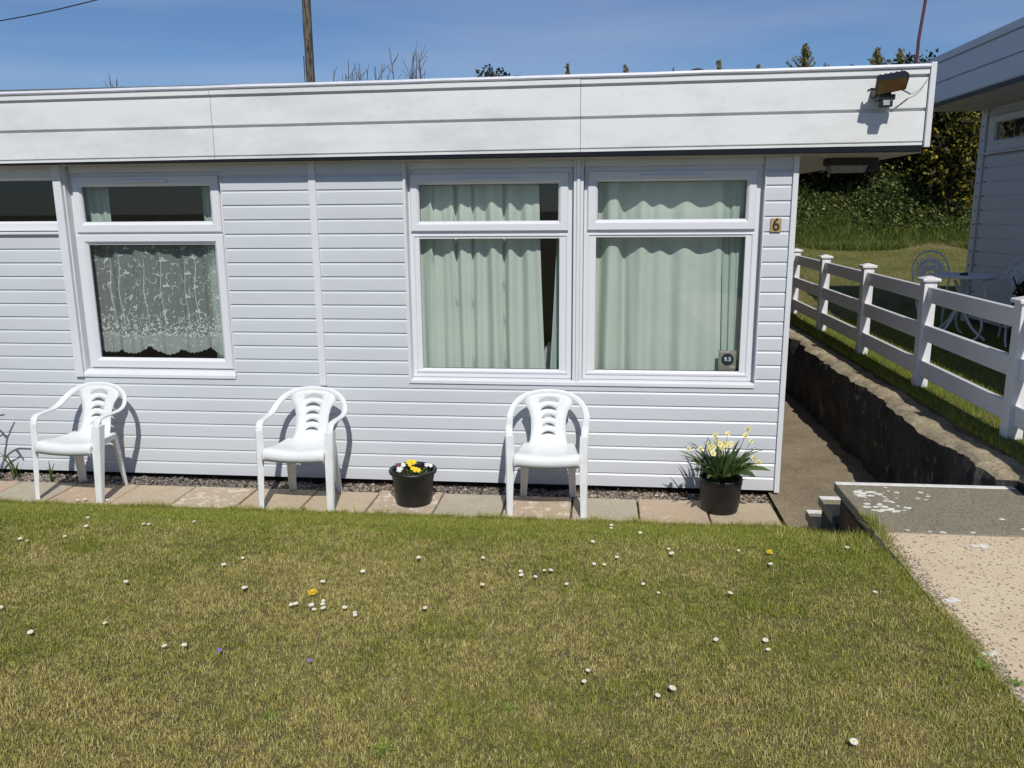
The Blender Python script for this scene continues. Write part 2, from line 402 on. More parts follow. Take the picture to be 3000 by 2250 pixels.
ys = np.unique(np.concatenate([np.linspace(-300, -5, 10), np.linspace(-5, 3, 10), HP[2:14, 0], [3.895, 3.905, 5.345, 5.355], np.linspace(6, 26, 50), np.linspace(30, 400, 14)]))
V = []; F = []
for j, y in enumerate(ys):
    zz = gz(xs, np.full_like(xs, y))
    for x, z in zip(xs, zz): V.append((x, y, z))
nx = len(xs)
for j in range(len(ys)-1):
    for i in range(nx-1): a = j*nx+i; F.append((a, a+1, a+nx+1, a+nx))
mk('ground', V, F, turf, fixn=False, kind='structure')

def lump(x, y, s=1.0, a=.012):
    return a*mnoise.noise(Vector((x*s, y*s, 3.1)))
# upper concrete path beside the lawn
mb = MB(); P_ = []
yy = np.linspace(-3, 3.925, 70); xe = np.linspace(0, 1, 14)
for y in yy:
    edge = 1.338+.012*mnoise.noise(Vector((y*6, 0, 0)))+.006*mnoise.noise(Vector((y*25, 5, 0)))
    P_.append([(edge+(2.40-edge)*t_, y, .600+.0015*mnoise.noise(Vector((t_*9, y*8, 0)))) for t_ in xe])
mb.smooth = True; mb.loops(P_, closed=False); mb.smooth = False
mb.loops([[p[0] for p in P_], [(p[0][0], p[0][1], .45) for p in P_]], closed=False)
mb.build('upper_path', path_m, kind='structure', fixn=False)
# lower concrete path between the chalet and the wall
mb = MB(); P_ = []
for y in np.linspace(5.30, 14, 60): P_.append([(x, y, .004+lump(x, y, 3, .010)) for x in np.linspace(1.29+.015*mnoise.noise(Vector((y*5, 1, 1))), 2.26, 14)])
mb.smooth = True; mb.loops(P_, closed=False); mb.build('side_path', side_path_m, kind='structure', fixn=False)
# soil bed under the pebbles
MB().add([(-7, 5.9, -.018), (1.3, 5.9, -.018), (1.3, 6.5, -.018), (-7, 6.5, -.018)], [(0, 1, 2, 3)]).build('gravel_bed', soil, kind='structure', fixn=False)

# ------------------------------------------------------------------ grass
def blades(n, xr, yr, h, w, zf, mask=None, lean=.55, seed=1, drymul=.16, dryoff=0.0, straight=False):
    g = np.random.default_rng(seed)
    x = g.uniform(*xr, n); y = g.uniform(*yr, n)
    if mask is not None:
        k = mask(x, y, g); x = x[k]; y = y[k]
    n = len(x); z = zf(x, y)-.002
    hh = h*g.uniform(.45, 1.25, n)*(1+.5*(g.random(n) > .97)); ww = w*g.uniform(.6, 1.3, n)
    a = g.uniform(0, 2*np.pi, n); la = g.uniform(0, 2*np.pi, n); le = g.uniform(.1, 1, n)*lean
    dx, dy = np.cos(a)*ww/2, np.sin(a)*ww/2; lx, ly = np.cos(la)*le*hh, np.sin(la)*le*hh
    up_ = np.sqrt(np.clip(1-le**2*.8, .10, 1))*hh*g.uniform(.5, 1, n)
    v = np.zeros((n, 5, 3))
    for i, (sgn, fr, ll) in enumerate(((-1, 0, 0), (1, 0, 0), (-.75, .55, .38), (.75, .55, .38), (0, 1, 1))):
        v[:, i, 0] = x+sgn*dx+lx*ll; v[:, i, 1] = y+sgn*dy+ly*ll; v[:, i, 2] = z+up_*fr
    return v, g.random(n), g.normal(0, drymul, n)+dryoff
def clumps(nc, per, xr, yr, h, w, zf, mask, spread=.009, seed=1, dryf=None, drys=.10):
    """tussocks: blades fan out from a common root and share a tint and a height"""
    g = np.random.default_rng(seed); cx = g.uniform(*xr, nc); cy = g.uniform(*yr, nc); k = mask(cx, cy, g); cx = cx[k]; cy = cy[k]; nc = len(cx)
    ct = g.random(nc); ch = g.uniform(.55, 1.3, nc); cd = g.normal(0, drys, nc)+(dryf(cx, cy) if dryf else 0); cs = g.uniform(.6, 1.4, nc)
    idx = np.repeat(np.arange(nc), per); n = len(idx); ox = g.normal(0, spread, n)*cs[idx]; oy = g.normal(0, spread, n)*cs[idx]
    x = cx[idx]+ox; y = cy[idx]+oy; z = zf(x, y)-.002; hh = h*ch[idx]*g.uniform(.5, 1.25, n); ww = w*g.uniform(.6, 1.3, n)
    la = np.arctan2(oy, ox)+g.normal(0, .8, n); le = g.uniform(.15, 1.15, n); a = la+np.pi/2+g.normal(0, .6, n)
    dx, dy = np.cos(a)*ww/2, np.sin(a)*ww/2; lx, ly = np.cos(la)*le*hh, np.sin(la)*le*hh; up_ = np.sqrt(np.clip(1-le**2*.75, .08, 1))*hh
    v = np.zeros((n, 5, 3))
    for i, (sgn, fr, ll) in enumerate(((-1, 0, 0), (1, 0, 0), (-.8, .6, .38), (.8, .6, .38), (0, 1, 1))):
        v[:, i, 0] = x+sgn*dx+lx*ll; v[:, i, 1] = y+sgn*dy+ly*ll; v[:, i, 2] = z+up_*fr
    return v, np.clip(.35*ct[idx]+.65*g.random(n), 0, 1), cd[idx]+g.normal(0, .05, n)
BF = [(0, 1, 3, 2), (2, 3, 4)]
sight = lambda x, y, g: (x > -1.02*y*.80-.55)
flat = lambda x, y, g: sight(x, y, g) & (x < 1.335+.02*np.sin(y*9)) & (g.random(len(x)) < np.clip(1.35-y*.12, .5, 1))
def lawn_dry(x, y):
    return (-.13*np.clip((y-3.25)*1.6, 0, 1)-.10*np.clip((x-.35)*1.3, 0, 1)+.05*np.sin(x*2.1+1.3*np.sin(y*2.7))*np.sin(y*3.3+.7)
            +.07*(np.sin(x*6.1+2*np.sin(y*5.3))*np.sin(y*7.7+x*2) > .72)-.10*(np.sin(x*4.3+1.7+np.sin(y*4.1))*np.sin(y*5.9-x*1.4) > .80)+.075)
flatc = lambda x, y, g: (x > -.82*y-.5) & (x < 1.33+.02*np.sin(y*9)+.012*np.sin(y*31)) & (g.random(len(x)) < .93-.10*np.sin(x*5+y*3))
v1, t1, d1 = clumps(82000, 9, (-4.0, 1.36), (1.75, 3.9), .0185, .0024, gz, flatc, .0085, 1, lawn_dry, .075)
v0, t0, d0 = blades(70000, (-4.2, 1.36), (1.75, 3.95), .012, .0024, gz, flat, 1.3, 41, .10, .05)
v2, t2, d2 = blades(190000, (-5.6, 1.37), (3.75, 5.50), .026, .0026, gz, lambda x, y, g: (x > -y-.4) & (x < 1.33+.02*np.sin(y*14)), .7, 2, .09, -.16)
# fringe over the slab edge, along the path edge and around the steps
v3, t3, d3 = blades(26000, (-5.4, 1.33), (5.40, 5.53), .042, .0026, lambda x, y: gz(x, y)+.0, lambda x, y, g: g.random(len(x)) < .35+.65*(np.sin(x*9)+np.sin(x*23+1) > .4), .75, 3, .12, -.10)
v4, t4, d4 = blades(15000, (1.24, 1.38), (2.0, 4.2), .026, .0024, lambda x, y: np.where(x > 1.335, .6, gz(np.minimum(x, 1.3), y)), lambda x, y, g: (x < 1.335+.05*g.random(len(x))*(1+np.sin(y*7)*.7)) , .8, 4, .16, -.06)
v5, t5, d5 = blades(7000, (.9, 1.36), (3.7, 5.25), .06, .003, gz, lambda x, y, g: (g.random(len(x)) < np.clip((x-.95)*2.8, .05, 1)) & (x < 1.345), .75, 5, .15, -.02)
v6, t6, d6 = blades(900, (1.22, 1.39), (3.82, 4.12), .085, .0028, lambda x, y: np.where(x > 1.335, .595, gz(np.minimum(x, 1.3), y)), None, 1.0, 6, .15, -.08)
v7, t7, d7 = clumps(760, 24, (-5.3, 1.30), (5.40, 5.56), .055, .0026, gz, lambda x, y, g: (g.random(len(x)) < .25+.75*(np.sin(x*7)+np.sin(x*17+2) > .3)), .014, 43, None, .12)
raw('grass', np.concatenate([v0, v1, v2, v3, v4, v5, v6, v7]), 5, np.concatenate([t0, t1, t2, t3, t4, t5, t6, t7]), lawn_m, dry=np.concatenate([d0, d1, d2, d3, d4, d5, d6, d7]), faces=BF,
    label='mown green and straw coloured lawn grass sloping down to the paving slabs', cat='grass', kind='stuff')
v1, t1, d1 = blades(60000, (2.42, 4.5), (3.9, 11.0), .038, .004, gz, None, .6, 8, .12, -.12)
v2, t2, d2 = blades(18000, (2.39, 2.72), (3.9, 11.6), .06, .004, lambda x, y: gz(np.maximum(x, 2.44), y)-.02, None, .6, 9, .12, -.16)
v3, t3, d3 = blades(90000, (2.3, 9.5), (11.0, 18.2), .035, .006, gz, None, .7, 10, .12, -.02)
raw('neighbour_grass', np.concatenate([v1, v2, v3]), 5, np.concatenate([t1, t2, t3]), far_lawn_m, dry=np.concatenate([d1, d2, d3]), faces=BF,
    label='grass of the raised garden behind the white rail fence', cat='grass', kind='stuff')

# ------------------------------------------------------------------ paving slabs and pebbles
joints = [-5.7, -5.2, -4.70, -4.20, -3.68, -3.20, -2.69, -2.20, -1.70, -1.20, -.70, -.20, .285, .78, 1.27]
slab_txt = ['far left plain buff paving slab beside the pink one', 'pink tinted slab left of the leftmost white chair, under the strap-leaved sprouts', 'buff slab under the left legs of the leftmost chair',
            'pink slab just right of the leftmost chair', 'buff slab midway between the left and middle chairs', 'speckled slab touching the front left leg of the middle chair',
            'buff slab under the middle of the middle chair', 'clean buff slab left of the black pansy pot', 'orange stained slab carrying the black pansy pot', 'grey slab between the pansy pot and the right chair',
            'lichen speckled slab under the right hand chair', 'grey lichen spotted slab right of the right hand chair', 'pinkish slab left of the daffodil pot', 'last buff slab at the chalet corner, beside the daffodil pot']
sm_ = [1, 0, 3, 0, 1, 2, 1, 1, 2, 3, 2, 3, 0, 1]
for i in range(len(joints)-1):
    x0, x1 = joints[i]+.006, joints[i+1]-.006
    yb = 5.95+rnd.uniform(-.012, .012); a, b_ = rnd.uniform(-.003, .003), rnd.uniform(-.003, .003)
    if i == 8: yb += .05
    mb = MB(); n = 10; L_ = []
    outl = [(x0+(x1-x0)*k/n, 5.44) for k in range(n)]+[(x1, 5.44+(yb-5.44)*k/n) for k in range(n)]+[(x1-(x1-x0)*k/n, yb) for k in range(n)]+[(x0, yb-(yb-5.44)*k/n) for k in range(n)]
    cx, cy = (x0+x1)/2, (5.44+yb)/2
    jag = [.004*mnoise.noise(Vector((p[0]*13, p[1]*13, i))) for p in outl]
    for ins, z in ((0, -.05), (0, -.004), (.004, 0.002), (.02, .003)):
        L_.append([(cx+(p[0]-cx)*(1-(ins+abs(j_))/.25), cy+(p[1]-cy)*(1-(ins+abs(j_))/.25), z+a*(p[0]-cx)+b_) for p, j_ in zip(outl, jag)])
    mb.loops(L_, cap1=True)
    mb.build('paving_slab', slab_mats[sm_[i]], label=slab_txt[i], cat='paving slab', group='paving slabs along the foot of the chalet')
# pebbles
g = np.random.default_rng(21); n = 5200
ico = [(0, 0, 1), (.894, 0, .447), (.276, .851, .447), (-.724, .526, .447), (-.724, -.526, .447), (.276, -.851, .447), (.724, .526, -.447), (-.276, .851, -.447), (-.894, 0, -.447), (-.276, -.851, -.447), (.724, -.526, -.447), (0, 0, -1)]
icf = [(0,1,2),(0,2,3),(0,3,4),(0,4,5),(0,5,1),(1,6,2),(2,7,3),(3,8,4),(4,9,5),(5,10,1),(6,7,2),(7,8,3),(8,9,4),(9,10,5),(10,6,1),(11,7,6),(11,8,7),(11,9,8),(11,10,9),(11,6,10)]
B = np.array(ico)[None]*g.uniform(.6, 1.35, (n, 12, 1))
px = g.uniform(-5.6, 1.26, n); py = g.uniform(5.93, 6.145, n); sz = g.uniform(.006, .019, (n, 1, 1))*np.array([1, .8, .6])
aa = g.uniform(0, 6.28, n); ca, sa = np.cos(aa)[:, None], np.sin(aa)[:, None]
B = B*sz; Bx = B[:, :, 0]*ca-B[:, :, 1]*sa; By = B[:, :, 0]*sa+B[:, :, 1]*ca
B = np.stack([Bx+px[:, None], By+py[:, None], B[:, :, 2]+(g.uniform(-.022, -.006, n)+.012*(px < -3.4))[:, None]], 2)
tn = np.clip(g.normal(.42, .25, n)+.12*np.sin(px*2.3)+.25*(px > -.1)*(px < 1.3)*g.random(n), 0, .97); tn[g.random(n) > .99] = 1
raw('gravel', B, 12, tn, pebble_m, faces=icf, label='brown and grey pebbles between the slabs and the chalet', cat='gravel', kind='stuff')
raw('scattered_leaf_litter', *(lambda v, t, d: (v, 5, t))(*blades(2500, (-5.0, 1.2), (5.93, 6.2), .02, .004, lambda x, y: np.full(len(x), .0), lambda x, y, g: g.random(len(x)) < .3+.5*(x > -.2), .98, 31)), grassmat('dry_litter', ((.16, .09, .04),)*3, ((.25, .15, .07), (.3, .18, .09), (.4, .28, .15)), .3), faces=BF,
    label='dry brown leaf litter caught among the pebbles', cat='leaf litter', kind='stuff')

# ------------------------------------------------------------------ the chalet
CH = thing('chalet', (0, 8, 0), 'long white clad flat roofed chalet with sage curtains behind its windows', 'chalet')
YW = 6.15; PITCH = .1083; Z0 = .0327
def board_profile(z0, z1, y=YW, pitch=PITCH, start=Z0, d=.012):
    """shiplap: bevelled top edge, flat face, undercut lip"""
    pr = []; k = int(math.floor((z0-start)/pitch+1e-6)); z = z0
    while True:
        b0 = max(start+k*pitch, z0); b1 = min(start+(k+1)*pitch, z1)
        if b0 >= z1-1e-6: break
        pr.append((y+.009, b0+.0)); pr.append((y, b0+.001)); pr.append((y-.0005, (b0+b1)/2)); pr.append((y, b1-.0205)); pr.append((y+.009, b1-.0085)); pr.append((y+.009, b1-.0003))
        k += 1
    return pr
def boards(x0, x1, z0, z1, nm='cladding'):
    mb = MB(); mb.extx(board_profile(z0, z1), x0, x1); return mb.build(nm, white_clad, CH, fixn=False)
boards(-6.6, 1.3235, .0327, .0327+7*PITCH, 'cladding')                    # below the windows
boards(-6.6, -4.247, .0327+7*PITCH, 1.985, 'cladding')
boards(-4.2468, -2.8952, .0327+7*PITCH, .86, 'cladding')
boards(-1.4868, 1.1428, .0327+7*PITCH, .85, 'cladding')
boards(-2.895, -2.205, .0327+7*PITCH, 2.60, 'cladding')
boards(-2.150, -1.487, .0327+7*PITCH, 2.60, 'cladding')
boards(1.143, 1.3235, .0327+7*PITCH, 2.60, 'cladding')
# side and back walls, floor, inner lining
mb = MB(); mb.box(1.30, 1.355, 6.17, 12.2, .03, 2.6); mb.box(-6.6, 1.3, 12.15, 12.2, .03, 2.6); mb.box(-6.65, -6.6, 6.17, 12.2, .03, 2.6)
mb.build('outer_wall', white_clad, CH)
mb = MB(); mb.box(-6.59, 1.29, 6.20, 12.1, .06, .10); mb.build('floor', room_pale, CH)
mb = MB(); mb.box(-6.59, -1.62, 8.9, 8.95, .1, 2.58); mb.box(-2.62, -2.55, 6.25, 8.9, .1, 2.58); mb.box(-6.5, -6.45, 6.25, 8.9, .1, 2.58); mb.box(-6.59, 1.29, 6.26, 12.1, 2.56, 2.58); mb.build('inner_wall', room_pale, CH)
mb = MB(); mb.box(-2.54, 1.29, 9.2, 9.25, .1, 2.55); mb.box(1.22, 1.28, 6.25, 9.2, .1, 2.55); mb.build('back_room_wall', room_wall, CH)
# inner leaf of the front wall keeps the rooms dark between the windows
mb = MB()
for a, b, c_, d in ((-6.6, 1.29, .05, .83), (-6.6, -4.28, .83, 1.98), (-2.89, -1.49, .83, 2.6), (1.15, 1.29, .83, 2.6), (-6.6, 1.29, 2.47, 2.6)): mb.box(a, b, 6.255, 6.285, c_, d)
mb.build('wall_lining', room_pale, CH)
mb = MB(); mb.box(-6.6, 1.30, 6.20, 6.24, -.05, .07); mb.box(1.26, 1.30, 6.2405, 12.1, -.05, .07); mb.build('plinth', dark_void, CH)
# battens and corner trim
mb = MB(); mb.bbox(-2.205, -2.150, 6.136, 6.17, .80, 2.56, .003); mb.build('batten', white_trim, CH, bevel=.003)
mb = MB(); mb.bbox(1.3235, 1.361, 6.130, 6.19, .022, 2.515, .003); mb.build('corner_trim', white_trim, CH, bevel=.004)
for a_, b_, z_ in ((1.136, 1.143, .84), (-2.900, -2.893, .79), (-1.4875, -1.480, .83)): mb = MB(); mb.box(a_, b_, 6.144, 6.25, z_, 2.53); mb.build('edge_bead', white_trim, CH)
# fascia: three lengths with joints
def zo(x): return .0048*(x-2.13)
fprof = [(6.035, 2.553), (6.012, 2.553), (6.012, 2.569), (6.030, 2.573), (6.018, 2.576), (6.010, 2.580), (6.010, 2.768), (6.018, 2.772), (6.030, 2.773),
         (6.032, 2.789), (6.012, 2.791), (6.008, 2.793), (6.008, 2.982), (6.016, 2.986), (6.030, 2.988), (6.030, 3.003), (5.998, 3.006), (5.998, 3.040), (6.06, 3.041)]
for x0, x1 in ((-6.9, -2.8615), (-2.8585, -.1705), (-.1675, 2.128)):
    mb = MB(); xs_ = np.linspace(x0, x1, 7); j = rnd.uniform(-.002, .002)
    mb.loops([[(x, y+j+.002*mnoise.noise(Vector((x*1.5, z*3, 0))), z+zo(x)+.0016*mnoise.noise(Vector((x*2, 7, 0)))) for y, z in fprof] for x in xs_], closed=False)
    mb.build('fascia_panel', white_fascia, CH, fixn=False)
mb = MB(); xs_ = np.linspace(-6.9, 2.131, 26)
mb.loops([[(x, y, z+zo(x)+.003*mnoise.noise(Vector((x*2.2, 0, 4)))) for y, z in ((6.03, 3.0415), (5.990, 3.0415), (5.984, 3.052), (5.992, 3.068), (6.10, 3.074))] for x in xs_], closed=False)
mb.build('roof_edge', roof_edge, CH, fixn=False)
mb = MB(); mb.bbox(2.131, 2.167, 5.985, 6.03, 2.538, 3.078, .003); mb.build('fascia_end_trim', white_trim, CH, bevel=.003)
mb = MB(); mb.box(2.135, 2.160, 6.031, 12.45, 2.545, 3.075); mb.build('side_fascia', white_fascia, CH)
mb = MB(); xs_ = np.linspace(-6.9, 2.122, 40)
mb.loops([[(x, 6.030, 2.553+zo(x)), (x, 6.016, 2.549+zo(x)), (x, 6.010+.002*mnoise.noise(Vector((x*9, 0, 0))), 2.514+zo(x)*.1), (x, 6.05, 2.511+zo(x)*.1)] for x in xs_], closed=False)
mb.build('drip_strip', felt, CH, fixn=False)
mb = MB(); mb.box(-6.9, 2.134, 6.045, 12.4, 2.504, 2.545); mb.build('soffit', soffit_m, CH)
mb = MB(); mb.box(-6.9, 2.15, 6.08, 12.45, 2.60, 3.062); mb.build('roof', roof_felt, CH)

FRP = [(0, 6.235), (0, 6.186), (.10, 6.182), (1, 6.182), (1, 6.215)]
SASH = [(0, 6.19), (0, 6.168), (.10, 6.160), (.74, 6.160), (.9, 6.170), (1, 6.182), (1, 6.205)]
BEAD = [(0, 6.183), (.05, 6.176), (.45, 6.174), (1, 6.190), (1, 6.205)]
def window(outer, top_sash, top_glass, low_out, low_glass, vent, label, low_profile=BEAD, vx=None):
    fr = MB(); x0, x1, z0, z1 = outer
    fr.ring(outer, (top_glass[0]-.01, top_glass[1]+.01, low_glass[2]-.01, top_glass[3]+.01), FRP)
    fr.box(top_glass[0]-.02, top_glass[1]+.02, 6.1835, 6.2145, low_glass[3]-.005, top_glass[2]+.005)
    w = fr.build('window', white_frame, CH, label=label)
    s_ = MB(); s_.ring(top_sash, top_glass, SASH); so_ = s_.build('opening_sash', white_frame, w)
    b_ = MB(); b_.ring(low_out, low_glass, low_profile); b_.build('lower_frame', white_frame, w)
    for gl in (top_glass, low_glass):
        MB().add([(gl[0]-.004, 6.200, gl[2]-.004), (gl[1]+.004, 6.200, gl[2]-.004), (gl[1]+.004, 6.200, gl[3]+.004), (gl[0]-.004, 6.200, gl[3]+.004)], [(0, 1, 2, 3)]).build('pane', glass, w, fixn=False)
    v_ = MB(); v_.bbox(vent[0], vent[1], 6.140, 6.159, vent[2]-.011, vent[2]+.010, .003); v_.build('trickle_vent', white_frame, w, bevel=.003)
    # rubber gaskets
    gk = MB(); gk.ring((top_glass[0], top_glass[1], top_glass[2], top_glass[3]), (top_glass[0]+.004, top_glass[1]-.004, top_glass[2]+.004, top_glass[3]-.004), [(0, 6.197), (1, 6.198)])
    w.location.y = .035; w.location.x = (x0+x1)/2*.006  # sideways shift scales the window centre about the camera to meet its image position
    gk.ring(low_glass, (low_glass[0]+.004, low_glass[1]-.004, low_glass[2]+.004, low_glass[3]-.004), [(0, 6.197), (1, 6.198)]); gk.build('gasket', black_plastic, w)
    return w
window((-4.150, -2.902, .905, 2.50), (-4.120, -2.918, 1.992, 2.425), (-4.052, -3.001, 2.073, 2.345), (-4.130, -2.915, .912, 1.980), (-4.046, -2.995, .992, 1.905), (-3.745, -3.32, 2.386),  # window rectangles taken from image pixels, then scaled about the camera to frame depth
       'lace curtained window at the left', [(0, 6.19), (0, 6.170), (.08, 6.162), (.72, 6.162), (.86, 6.172), (1, 6.184), (1, 6.205)])
window((-1.462, -.219, .868, 2.50), (-1.440, -.252, 1.990, 2.415), (-1.373, -.328, 2.061, 2.334), (-1.432, -.250, .905, 1.968), (-1.410, -.277, .938, 1.942), (-1.069, -.639, 2.367), 'middle window with partly drawn sage curtains')
window((-.146, 1.134, .868, 2.50), (-.120, 1.088, 1.992, 2.418), (-.045, 1.019, 2.066, 2.342), (-.125, 1.093, .905, 1.972), (-.092, 1.061, .940, 1.948), (.268, .703, 2.378), 'right window with the curtain fully drawn')
# far left window, cut by the frame edge of the photo
w0 = MB(); w0.ring((-5.6, -4.262, 2.005, 2.50), (-5.5, -4.285, 2.085, 2.400), [(0, 6.235), (0, 6.186), (.1, 6.175), (.8, 6.175), (1, 6.19), (1, 6.205)])
w0 = w0.build('window', white_frame, CH, label='short high window at the far left'); w0.location.y = .03
MB().add([(-5.51, 6.2, 2.08), (-4.28, 6.2, 2.08), (-4.28, 6.2, 2.405), (-5.51, 6.2, 2.405)], [(0, 1, 2, 3)]).build('pane', glass, w0, fixn=False)
mb = MB(); mb.bbox(-5.7, -4.246, 6.125, 6.20, 1.986, 2.004, .003); mb.build('window_sill', white_trim, CH)
# mullions, jamb boards, sills, head boards
mb = MB()
for x0, x1, y in ((-.219, -.196, 6.150), (-.196, -.169, 6.138), (-.169, -.146, 6.150)): mb.box(x0+.0004, x1-.0004, y+.012, 6.25, .845, 2.512)
mb.build('mullion', white_trim, CH, bevel=.003)
mb = MB(); mb.bbox(-4.246, -4.180, 6.122, 6.24, .846, 2.512, .003); mb.build('jamb_board', white_trim, CH, bevel=.003)
for a_, b_, y_ in ((-4.179, -4.168, 6.15), (-1.4795, -1.4625, 6.135)): mb = MB(); mb.box(a_, b_, y_, 6.25, .847, 2.511); mb.build('window_jamb', white_trim, CH, bevel=.002)
for x0, x1, zt, zb in ((-4.185, -2.893, .903, .845), (-1.480, 1.136, .866, .833)):
    mb = MB(); sec = lambda x: [(x, 6.24, zt), (x, 6.165, zt-.002), (x, 6.139, zb+.022), (x, 6.138, zb), (x, 6.15, zb-.002)]
    mb.loops([sec(x0), sec(x1)], closed=False); mb.add(sec(x0), [(0, 1, 2, 3, 4)]); mb.add(sec(x1), [(0, 1, 2, 3, 4)]); mb.build('window_sill', white_trim, CH)
for a_, b_, z_, y_ in ((-4.15, -2.902, 2.452, 6.19), (-1.462, -.22, 2.448, 6.19), (-.145, 1.134, 2.450, 6.19), (-5.6, -4.248, 2.43, 6.185)):
    mb = MB(); mb.box(a_, b_, y_, 6.25, z_, 2.51); mb.build('head_board', white_trim, CH, bevel=.002)

# ------------------------------------------------------------------ curtains (hang behind the panes)
def curtain(name, xl, xr, z0, z1, y, folds, amp, mat, label, cat='curtain', group=None, seed=1, n=160, hard=()):
    """xl, xr = functions of z for the two edges"""
    g = random.Random(seed); ph = [(g.uniform(.6, 1.5)*folds, g.uniform(0, 6.28), g.uniform(.4, 1)) for _ in range(4)]
    L_ = []
    for z in np.linspace(z0, z1, 24):
        row = []
        for i in range(n+1):
            u = i/n; x = xl(z)+(xr(z)-xl(z))*u
            w = sum(a*math.sin(6.283*f*u+p+.3*math.sin(2*z)) for f, p, a in ph)/2.2; w += .22*math.sin(6.283*folds*2.1*u*(1+.12*math.sin(5*u))+ph[0][1]+.15*z)
            yy_ = y+amp*w*(1-.12*(z-z0)/(z1-z0))
            for hx, hd in hard:
                d = x-hx
                if 0 < d < .05: yy_ += hd*(1-d/.05)
            row.append((x+.006*math.sin(20*u+z*2), yy_, z))
        L_.append(row)
    mb = MB(); mb.smooth = True; mb.loops(L_, closed=False)
    o = mb.build(name, mat, None, fixn=False); return tag(o, label, cat, group), ph
curtain('curtain', lambda z: -1.445, lambda z: -.438-.030*(z-.93), .86, 2.44, 6.318, 5.5, .032, curtain_m, 'sage green pleated curtain filling most of the middle window', group='sage curtains', seed=5, hard=((-1.31, .07), (-1.135, .08), (-1.005, .06), (-.76, .07)))
curtain('curtain', lambda z: -.405+.06*(z-.92), lambda z: -.20, .86, 2.44, 6.335, 1.2, .018, curtain_side, 'narrow sage curtain edge at the right of the middle window, past the dark gap', group='sage curtains', seed=8, n=40)
curtain('curtain', lambda z: -.16, lambda z: .905-.02*(z-.9), .86, 2.44, 6.322, 5, .040, curtain_m, 'wide closed sage curtain in the right window', group='sage curtains', seed=12)
curtain('curtain', lambda z: .905-.02*(z-.9), lambda z: 1.052, .86, 2.44, 6.335, 2.2, .026, curtain_side, 'narrow bunched sage curtain behind the score card in the right window', group='sage curtains', seed=3, n=50)
curtain('curtain', lambda z: -4.16, lambda z: -3.93+.02*z*0, 2.02, 2.44, 6.345, 2.6, .03, curtain_side, 'pale green curtain end at the left of the lace window', group='curtain ends of the lace window', seed=4, n=40)
curtain('curtain', lambda z: -3.15, lambda z: -2.95, .90, 2.44, 6.37, 3, .03, curtain_side, 'pale green curtain end at the right of the lace window', group='curtain ends of the lace window', seed=6, n=40)
# lace curtain
LC = thing('lace_curtain', (-3.52, 6.27, 1.0), 'white lace net curtain with trailing leaf pattern and scalloped hem', 'net curtain')
def lace_y(x, z):
    return 6.292+.010*math.sin(x*31+.6*math.sin(z*3))+.007*math.sin(x*67+2)+.018*math.sin(x*9)
def scallop(x):
    return 1.062+.016*math.sin(x*13.5+1)-.050*abs(math.sin(x*12.2+.8))**.7+.010*abs(math.sin(x*95))
mb = MB(); mb.smooth = True; L_ = []; xx = np.linspace(-4.11, -2.93, 180)
for k in range(30):
    L_.append([(x, lace_y(x, 1.17+(1.93-1.17)*k/29), 1.17+.02*math.sin(x*12)+(1.93-1.17-.02*math.sin(x*12))*k/29) for x in xx])
mb.loops(L_, closed=False); mb.build('net', net_m, LC, fixn=False)
mb = MB(); mb.smooth = True; L_ = []
xx = np.linspace(-4.11, -2.93, 420)
for k in range(8): L_.append([(x, lace_y(x, 1.1), scallop(x)+(1.172+.02*math.sin(x*12)-scallop(x))*k/7) for x in xx])
mb.loops(L_, closed=False); mb.build('scalloped_hem', net_hem, LC, fixn=False)
mb = MB(); g = random.Random(44)
def lp(x, z): return (x, lace_y(x, z)-.004, z)
def ribbon(pts, w):
    l, r = [], []
    for i, (x, z) in enumerate(pts):
        a = pts[max(i-1, 0)]; b = pts[min(i+1, len(pts)-1)]; dx, dz = b[0]-a[0], b[1]-a[1]; d = math.hypot(dx, dz) or 1
        ww = w*math.sin(math.pi*(i+.6)/(len(pts)+.2)); l.append(lp(x-dz/d*ww, z+dx/d*ww)); r.append(lp(x+dz/d*ww, z-dx/d*ww))
    mb.loops([l, r], closed=False)
def swirl(x, z, s, flip, rot=0):
    pts = []
    for k in range(14):
        t_ = k/13; a = rot+flip*t_*3.6; r_ = s*(1-.55*t_); pts.append((x+math.cos(a)*r_*.8*flip, z+math.sin(a)*r_))
    ribbon(pts, .0034)
def leaf(x, z, s, a):
    c_ = [(0, 0), (.35, .26), (.75, .22), (1, 0), (.75, -.22), (.35, -.26)]
    mb.add([lp(x+s*(u*math.cos(a)-v*math.sin(a)), z+s*(u*math.sin(a)+v*math.cos(a))) for u, v in c_], [(0, 1, 2, 3, 4, 5)])
for cx in np.arange(-4.03, -2.95, .125):
    for row in range(6):
        z = 1.34+row*.10+g.uniform(-.02, .02); x = cx+g.uniform(-.02, .02)+(.06 if row % 2 else 0)
        swirl(x, z, g.uniform(.028, .045), g.choice((-1, 1)), g.uniform(-.6, 1.6))
        if (row+int(cx*8)) % 2 == 0:
            a0 = g.uniform(0, 1.5)
            for k in range(3): leaf(x+.04, z+.03, g.uniform(.026, .036), a0+k*1.25)
for k in range(560):
    x = g.uniform(-4.08, -2.96); z = 1.15+abs(g.gauss(0, .075))
    leaf(x, z+.01*math.sin(x*12), g.uniform(.012, .024), g.uniform(.4, 2.8))
for k in range(330): leaf(g.uniform(-4.08, -2.96), g.uniform(1.2, 1.9), g.uniform(.009, .019), g.uniform(0, 6.2))
for k in range(160): leaf(g.uniform(-4.08, -2.96), g.uniform(1.06, 1.17), g.uniform(.010, .018), g.uniform(0, 6.2))
for k in range(46): swirl(g.uniform(-4.06, -2.98), g.uniform(1.2, 1.34), g.uniform(.014, .026), g.choice((-1, 1)), g.uniform(0, 3))
